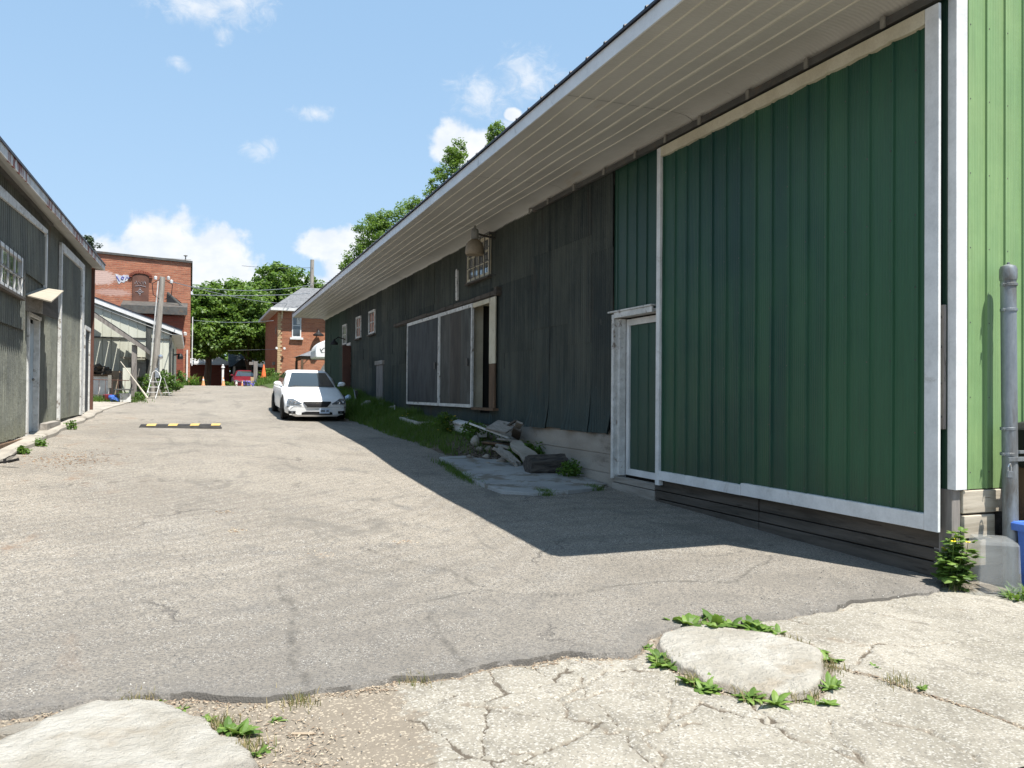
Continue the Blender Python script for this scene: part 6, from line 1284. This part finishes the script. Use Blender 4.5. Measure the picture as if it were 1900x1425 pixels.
P('yellow_flowers', b, A_['yflower'], None, label='scattered yellow flowers in the grass by the barn', cat='flowers', kind='stuff', fixn=False)
t = T('lily_plant', 'strap leaved plant arching at the foot of the brick warehouse', 'plant', (.15, 48.8, -.1)); b = MB(); rs = random.Random(33)
for i in range(90): leaf(b, (.05+rs.uniform(-.3, .3), 48.8+rs.uniform(-.3, .3), g(0, 48.8)-.03), rs.random()*6.3, rs.uniform(45, 85), rs.uniform(.5, 1.0), .045, rs.uniform(50, 110), 5)
P('leaves', b, A_['leaf3'], t, fixn=False)
b = MB(); rs = random.Random(34)
for i in range(120): x, y = 3.2+rs.uniform(-.35, .4), 50.0+rs.uniform(-.2, .2); leaf(b, (x, y, g(x, y)+rs.uniform(.0, .28)), rs.random()*6.3, rs.uniform(0, 80), .09, .06, 20, 2)
P('blue_flowers', b, A_['blueflower'], None, label='low patch of blue-violet flowers right of the red car', cat='flowers', kind='stuff', fixn=False)
b = MB(); b.lathe([(.0, .6), (.07, .55), (.09, .4), (.05, .32), (.13, .2), (.15, .0)], (2.95, 60, .15), 10); P('garden_ornament', b, A_['white'], None, label='small white ornament left of the red car', cat='ornament')
b = MB(); b.lathe([(.0, .3), (.09, .25), (.15, .05), (.16, .0)], (4.45, 50.5, .55), 8); P('white_bag', b, A_['white'], None, label='white scrap lying in the grass before the brick house', cat='scrap')

# ================================================================== rubble along the barn
def gm(x, y): return g(x, y)+float(gmound(x, y))
def slab(name, poly, th, loc, rot, m, label, cat, group=None, bev=.006):
    b = MB(); b.prism(poly, 'z', 0, th); mm = Matrix.Translation(loc) @ Euler([R_(a) for a in rot]).to_matrix().to_4x4(); b.v = [tuple(mm @ Vector(v)) for v in b.v]
    return P(name, b, m, None, bevel=bev, label=label, cat=cat, group=group)
b = MB(); q = []
for y, z in ((16.75, -.76), (14.75, -.83)): q.append([(5.16, y, z), (5.16, y, z+.15), (5.13, y, z+.16), (5.13, y, z+.20), (5.2, y, z+.225), (5.34, y, z+.225), (5.34, y, z)])
b.loft(q); P('white_beam', b, A_['oldwhite'], None, label='long white moulded beam lying along the barn wall', cat='beam', bevel=.004)
b = MB(); b.box(5.1, 5.2, 14.9, 16.3, -.98, -.92); P('white_board', b, A_['oldwhite'], None, label='second white board lying below the moulded beam', cat='board')
b = MB(); q = [[(5.0, 18.6, -.86), (5.0, 20.2, -.80), (5.35, 20.2, -.80), (5.35, 18.6, -.86)], [(4.95, 18.5, -.66), (4.95, 20.3, -.60), (5.4, 20.3, -.60), (5.4, 18.5, -.66)], [(5.0, 18.55, -.66), (5.0, 20.25, -.60), (5.36, 20.25, -.60), (5.36, 18.55, -.66)], [(5.04, 18.7, -.82), (5.04, 20.1, -.76), (5.3, 20.1, -.76), (5.3, 18.7, -.82)]]
b.loft(q); P('planter_trough', b, A_['oldwhite'], None, label='white trough half hidden in the grass below the plywood doors', cat='trough')
b = MB(); b.box(5.05, 5.3, 21.6, 23.4, -.70, -.655); b.box(5.1, 5.14, 22.3, 22.5, -.86, -.70); P('white_shelf', b, A_['oldwhite'], None, label='thin white shelf board in the grass nearer the car', cat='board')
b = MB(); b.obox((5.0, 17.0, -.93), (.22, 1.0, .05), (2, 4, -6)); P('grey_board', b, A_['greyplank_y'], None, label='single grey board lying flat in the grass', cat='board', bevel=.004)
b = MB(); b.tube([(5.45, 22.9, -.75), (5.45, 22.9, -.33)], .022, 6); b.tube([(5.35, 21.1, -.8), (5.35, 21.1, -.45)], .018, 6); P('short_pipe', b, A_['oldwhite'], None, label='short pale pipe standing by the plywood doors', cat='pipe')
BG = 'boards heaped on the rubble'
for i, (x, y, z, sx, sy, rx, ry, rz, mt, lb_) in enumerate([(5.38, 14.05, -.60, .34, .6, 6, -26, 16, 'greyplank_y', 'wide dark grey board on top of the heap'), (5.2, 14.25, -.68, .05, 1.0, 14, 12, 32, 'oldwhite', 'narrow white edged board slanting down the heap'),
      (5.45, 13.5, -.70, .16, .8, -16, 30, -28, 'darkplank', 'dark plank at the right end of the heap'), (5.3, 13.65, -.82, .2, .7, -2, 8, -10, 'greyplank_y', 'pale edged board under the wide one'), (5.5, 13.6, -.60, .12, .6, -22, 20, -20, 'greyplank_y', 'short board leaning on the wall'), (5.35, 14.0, -.9, .3, .9, 0, 0, 16, 'darkplank', 'black rotten plank at the bottom of the heap'),
      (5.2, 13.35, -.93, .07, .42, 8, -14, 40, 'greyplank_y', 'short grey stick of lumber in front of the heap'), (5.42, 13.2, -.86, .06, .38, -12, 10, -50, 'darkplank', 'stubby dark board end by the foundation'), (5.12, 13.85, -.9, .09, .36, 5, 18, 64, 'brownplank_z', 'small brown board crosswise under the heap'), (5.48, 13.9, -.55, .05, .5, -18, 0, 6, 'darkplank', 'thin dark strip along the wall on the heap'), (5.08, 13.5, -1.0, .12, .14, 10, 20, 20, 'found', 'squared pale block end at the front of the heap')]):
    b = MB(); b.obox((x, y, z), (sx, sy, .035), (rx, ry, rz)); P('heaped_board', b, A_[mt], None, label=lb_, cat='board', group=BG, bevel=.003)
slab('broken_slab', [(-.12, -.42), (-.03, -.27), (.03, -.34), (.09, -.25), (.14, -.4), (.16, -.1), (.12, .12), (.15, .34), (.03, .42), (-.07, .36), (-.12, .2), (-.10, .0), (-.15, -.2)], .07, (5.28, 12.72, -1.02), (24, -14, 6), A_['conc'], 'big pale broken slab propped against the foundation', 'slab', bev=.012)
slab('broken_slab', [(-.07, -.32), (-.01, -.22), (.04, -.3), (.09, .0), (.05, .1), (.06, .22), (-.02, .19), (-.06, .26), (-.08, .02)], .05, (4.98, 12.8, -1.04), (32, -20, 24), A_['greyplank_y'], 'split grey board piece left of the big broken slab', 'board', bev=.004)
b = MB(); r_ = random.Random(15); rings = []
for i, t in enumerate(np.linspace(0, 1, 9)): rings.append([(4.98+.58*t, 11.85-.12*t+.17*math.cos(a)*(1+.14*math.sin(a*5+1)+.06*r_.random()), -1.13+.02*t+.16*math.sin(a)*(1+.12*math.sin(a*7+2)+.06*r_.random())) for a in np.linspace(0, 2*math.pi, 22)[:-1]])
b.loft(rings); P('charred_log', b, A_['log'], None, smooth=35, label='black charred log lying on the shaded slab edge', cat='log')
def rock(name, x, y, s, label, group=None, m='conc', h=.6, zoff=0):
    rs = random.Random(int(x*999+y*77)); bm = bmesh.new(); bmesh.ops.create_icosphere(bm, subdivisions=2, radius=1); z = gm(x, y)+zoff
    for v in bm.verts: f = 1+.22*math.sin(v.co.x*3.1+rs.random()*.6)+.12*(rs.random()-.5); v.co = Vector((v.co.x*s*f+x, v.co.y*s*1.2*f+y, v.co.z*s*h*f+z+s*h*.35))
    b = MB(); b.v = [tuple(v.co) for v in bm.verts]; b.f = [tuple(v.index for v in f.verts) for f in bm.faces]; bm.free(); return P(name, b, A_[m], None, smooth=55, label=label, cat='stone', group=group)
rock('stone', 5.05, 25.0, .2, 'rounded pale stone in the grass just right of the white car', h=.8)
rock('stone', 5.4, 24.6, .16, 'grey stone against the wall below the boarded hatch')
rock('stone', 5.5, 23.6, .14, 'smaller grey stone near the boarded hatch')
RG = 'small rubble lumps before the barn'
for i, (x, y, s, lab) in enumerate([(5.0, 14.5, .09, 'upright pale lump at the left end of the rubble'), (5.1, 14.0, .08, 'lump beneath the white edged board'), (4.9, 13.6, .07, 'small lump in front of the heap'), (5.05, 13.2, .10, 'block beside the split board'), (4.75, 13.1, .06, 'tiny lump on bare soil by the slab'), (4.65, 13.8, .055, 'small lump nearest the asphalt'), (5.2, 13.4, .09, 'lump behind the split board'), (4.95, 14.1, .07, 'lump at the edge of the grass')]):
    rock('rubble_lump', x, y, s, lab, RG, 'found', h=1.3 if i == 0 else .7)
# leaning sheet and bag behind the car
b = MB(); b.prism([(-.45, 0), (.5, 0), (.62, .45), (-.30, .5)], 'y', 0, .02); mm = Matrix.Translation((5.32, 27.6, -.36)) @ Euler((R_(-14), 0, R_(72))).to_matrix().to_4x4(); b.v = [tuple(mm @ Vector(v)) for v in b.v]; P('leaning_sheet', b, A_['graffiti'], None, label='torn whitish sheet leaning behind the white car', cat='sheet')
rock('plastic_bag', 5.0, 27.9, .13, 'crumpled pale blue bag behind the front of the white car', m='plate', h=.9)

# litter: wood chips along the asphalt edge, fine gravel
def scatter(name, n, xy, size, m, label, seed, flat=.35, elong=2.6, zf=None):
    r = np.random.default_rng(seed); x, y = xy(r, n); n = len(x); z = (gz(x, y)+.002) if zf is None else zf(x, y)
    s = size*r.uniform(.4, 1.5, n); a = r.random(n)*np.pi; ex = np.stack([np.cos(a), np.sin(a), r.normal(0, .12, n)], 1)*(s*elong/2)[:, None]; ey = np.stack([-np.sin(a), np.cos(a), r.normal(0, .12, n)], 1)*(s/2)[:, None]
    c = np.stack([x, y, z+s*flat*.3], 1); up = np.array([0, 0, 1.])*(s*flat)[:, None]
    V = np.stack([c-ex, c-ey, c+ex, c+ey, c+up, c-up*.4], 1).reshape(-1, 3); i = np.arange(n)[:, None]*6
    F = np.concatenate([i+np.array([t]) for t in ([0, 1, 4], [1, 2, 4], [2, 3, 4], [3, 0, 4], [1, 0, 5], [2, 1, 5], [3, 2, 5], [0, 3, 5])]); return arr_obj(name, V, F, m, kind='stuff', label=label)
apz = lambda x, y: gz(x, y)-.026
def chips(r, n):
    x = r.uniform(-1.0, 4.3, n); d = np.abs(r.normal(0, .05, n))+.015; y = edge_y(x)-d; k = r.random(n) < np.interp(x, [-1, 2.3, 2.8, 4.3], [1, 1, .35, .2])*(.2+1.2*vnoise(x, y, 3, 3)); return x[k], y[k]
scatter('wood_chips', 2000, chips, .0052, A_['chip'], 'tan wood chips along the broken asphalt edge', 51, elong=5., flat=.5, zf=apz)
def chips2(r, n):
    u = r.integers(0, 4, n); pl_ = [b_right, b_left, cpl[0], [(.3, 3.9), (.45, 3.6), (.5, 3.3)]]; X = np.zeros(n); Y = np.zeros(n)
    for k in range(4):
        m_ = u == k; p = np.array(pl_[k]); i = r.integers(0, len(p)-1, m_.sum()); t = r.random(m_.sum())[:, None]; q = p[i]*(1-t)+p[i+1]*t
        if k < 2: q = p.mean(0)+(q-p.mean(0))*(1.05+np.abs(r.normal(0, .06, len(q))))[:, None]
        q = q+r.normal(0, .015 if k == 2 else .1 if k == 3 else .01, q.shape); X[m_], Y[m_] = q[:, 0], q[:, 1]
    return X, Y
scatter('wood_chips', 1000, chips2, .0055, A_['chip'], 'tan wood chips scattered around the flat stones', 52, elong=5., flat=.5, zf=apz)
scatter('gravel', 1500, lambda r, n: (r.uniform(-1, 5.2, n), r.uniform(2.6, 4.4, n)), .006, A_['pebble'], 'fine loose gravel on the broken concrete', 53, flat=.6, elong=1.3, zf=apz)
scatter('gravel', 3000, lambda r, n: (r.uniform(-2.2, 5.2, n), 4.4+r.random(n)**1.5*9), .008, A_['pebble'], 'loose stone chips on the asphalt', 54, flat=.6, elong=1.4)
def cl(r, n):
    c = np.array([(.34, 9.1), (.42, 8.11), (1.02, 7.01), (1.10, 7.0), (1.87, 7.41), (-2.0, 14), (-1.9, 15.2), (-2.0, 12.8), (-1.5, 18)]); k = r.integers(0, len(c), n); s_ = np.array([.05, .05, .09, .06, .05, .35, .4, .3, .5])[k]; return c[k, 0]+r.normal(0, 1, n)*s_, c[k, 1]+r.normal(0, 1, n)*s_
scatter('leaf_litter', 330, cl, .012, A_['chip'], 'brown dead leaves in small drifts on the asphalt', 55)
def cl2(r, n): return r.normal(-1.75, .35, n).clip(-2.3, 0), r.normal(13.4, .55, n)
A_['rustleaf'] = mat('dead_leaf', lambda n: {'Base Color': n.mix(n.ss(n.isl(), .2, .9), (.17, .09, .05), (.36, .24, .14)), 'Roughness': .85})
scatter('leaf_litter', 380, cl2, .014, A_['rustleaf'], 'rust brown dead leaves strewn near the bicycle grip', 57)
def rub(r, n): return r.normal(4.95, .28, n), r.normal(13.6, .7, n)
scatter('rubble_litter', 2600, rub, .024, A_['clod'], 'brown soil clods and chips in front of the board heap', 56, flat=.5, elong=1.6, zf=lambda x, y: gz(x, y)+gmound(x, y)-.03)
blk = MB(); rs = random.Random(77)
P('long_white_straw', (lambda b: b.tube([(.43, 3.66, -1.493), (.52, 3.62, -1.49)], .006, 5))(MB()), A_['chip'], None, label='pale stick lying on bare gravel right of the corner stone', cat='stick')

# ================================================================== poles and wires at the back
rp = T('utility_pole', 'plain tall utility pole behind the brick house roof', 'utility pole', (8.3, 62, 0)); b = MB(); b.tube([(8.3, 68, 0), (9.1, 68, 10.9)], [.2, .16], 10)
bpy.data.objects.remove(rp); rp = T('utility_pole', 'plain tall utility pole behind the brick house roof', 'utility pole', (9.1, 68, 0)); b = MB(); b.tube([(9.05, 68, -.3), (9.15, 68, 10.98)], [.2, .16], 10); P('pole', b, A_['pole_wood'], rp, smooth=40)
def wire(a, c, sag, r, label, group='overhead wires crossing beyond the crest'):
    b = MB(); pts = [(a[0]*(1-t)+c[0]*t, a[1]*(1-t)+c[1]*t, a[2]*(1-t)+c[2]*t-sag*4*t*(1-t)) for t in np.linspace(0, 1, 24)]; b.tube(pts, r, 5); P('overhead_wire', b, A_['galv'], None, smooth=60, label=label, cat='wire', group=group)
wire((9.15, 67.8, 10.3), (4.5, 84, 12.5), .1, .022, 'highest short wire running left from the far pole')
wire((9.15, 67.8, 8.9), (-.1, 58, 7.0), .35, .022, 'wire sweeping from the far pole to the warehouse')
wire((14, 62, 9.2), (9.15, 67.8, 9.0), .1, .02, 'wire leaving the far pole to the right')
wire((7.4, 56, 6.75), (-.1, 51, 5.7), .1, .022, 'thick pale wire from the house roof to the warehouse')
wire((5.0, 55.4, 4.75), (.1, 51, 4.2), .12, .014, 'thin wire low across the dark trees')
wire((-.7, 31.9, 4.0), (9.1, 67.8, 7.4), .35, .016, 'wire from the near leaning pole towards the far pole', None)
wire((5.3, 56, 2.9), (2.6, 66, 3.2), .0, .014, 'lowest wire just left of the brick house')
print('objects', len(bpy.data.objects))
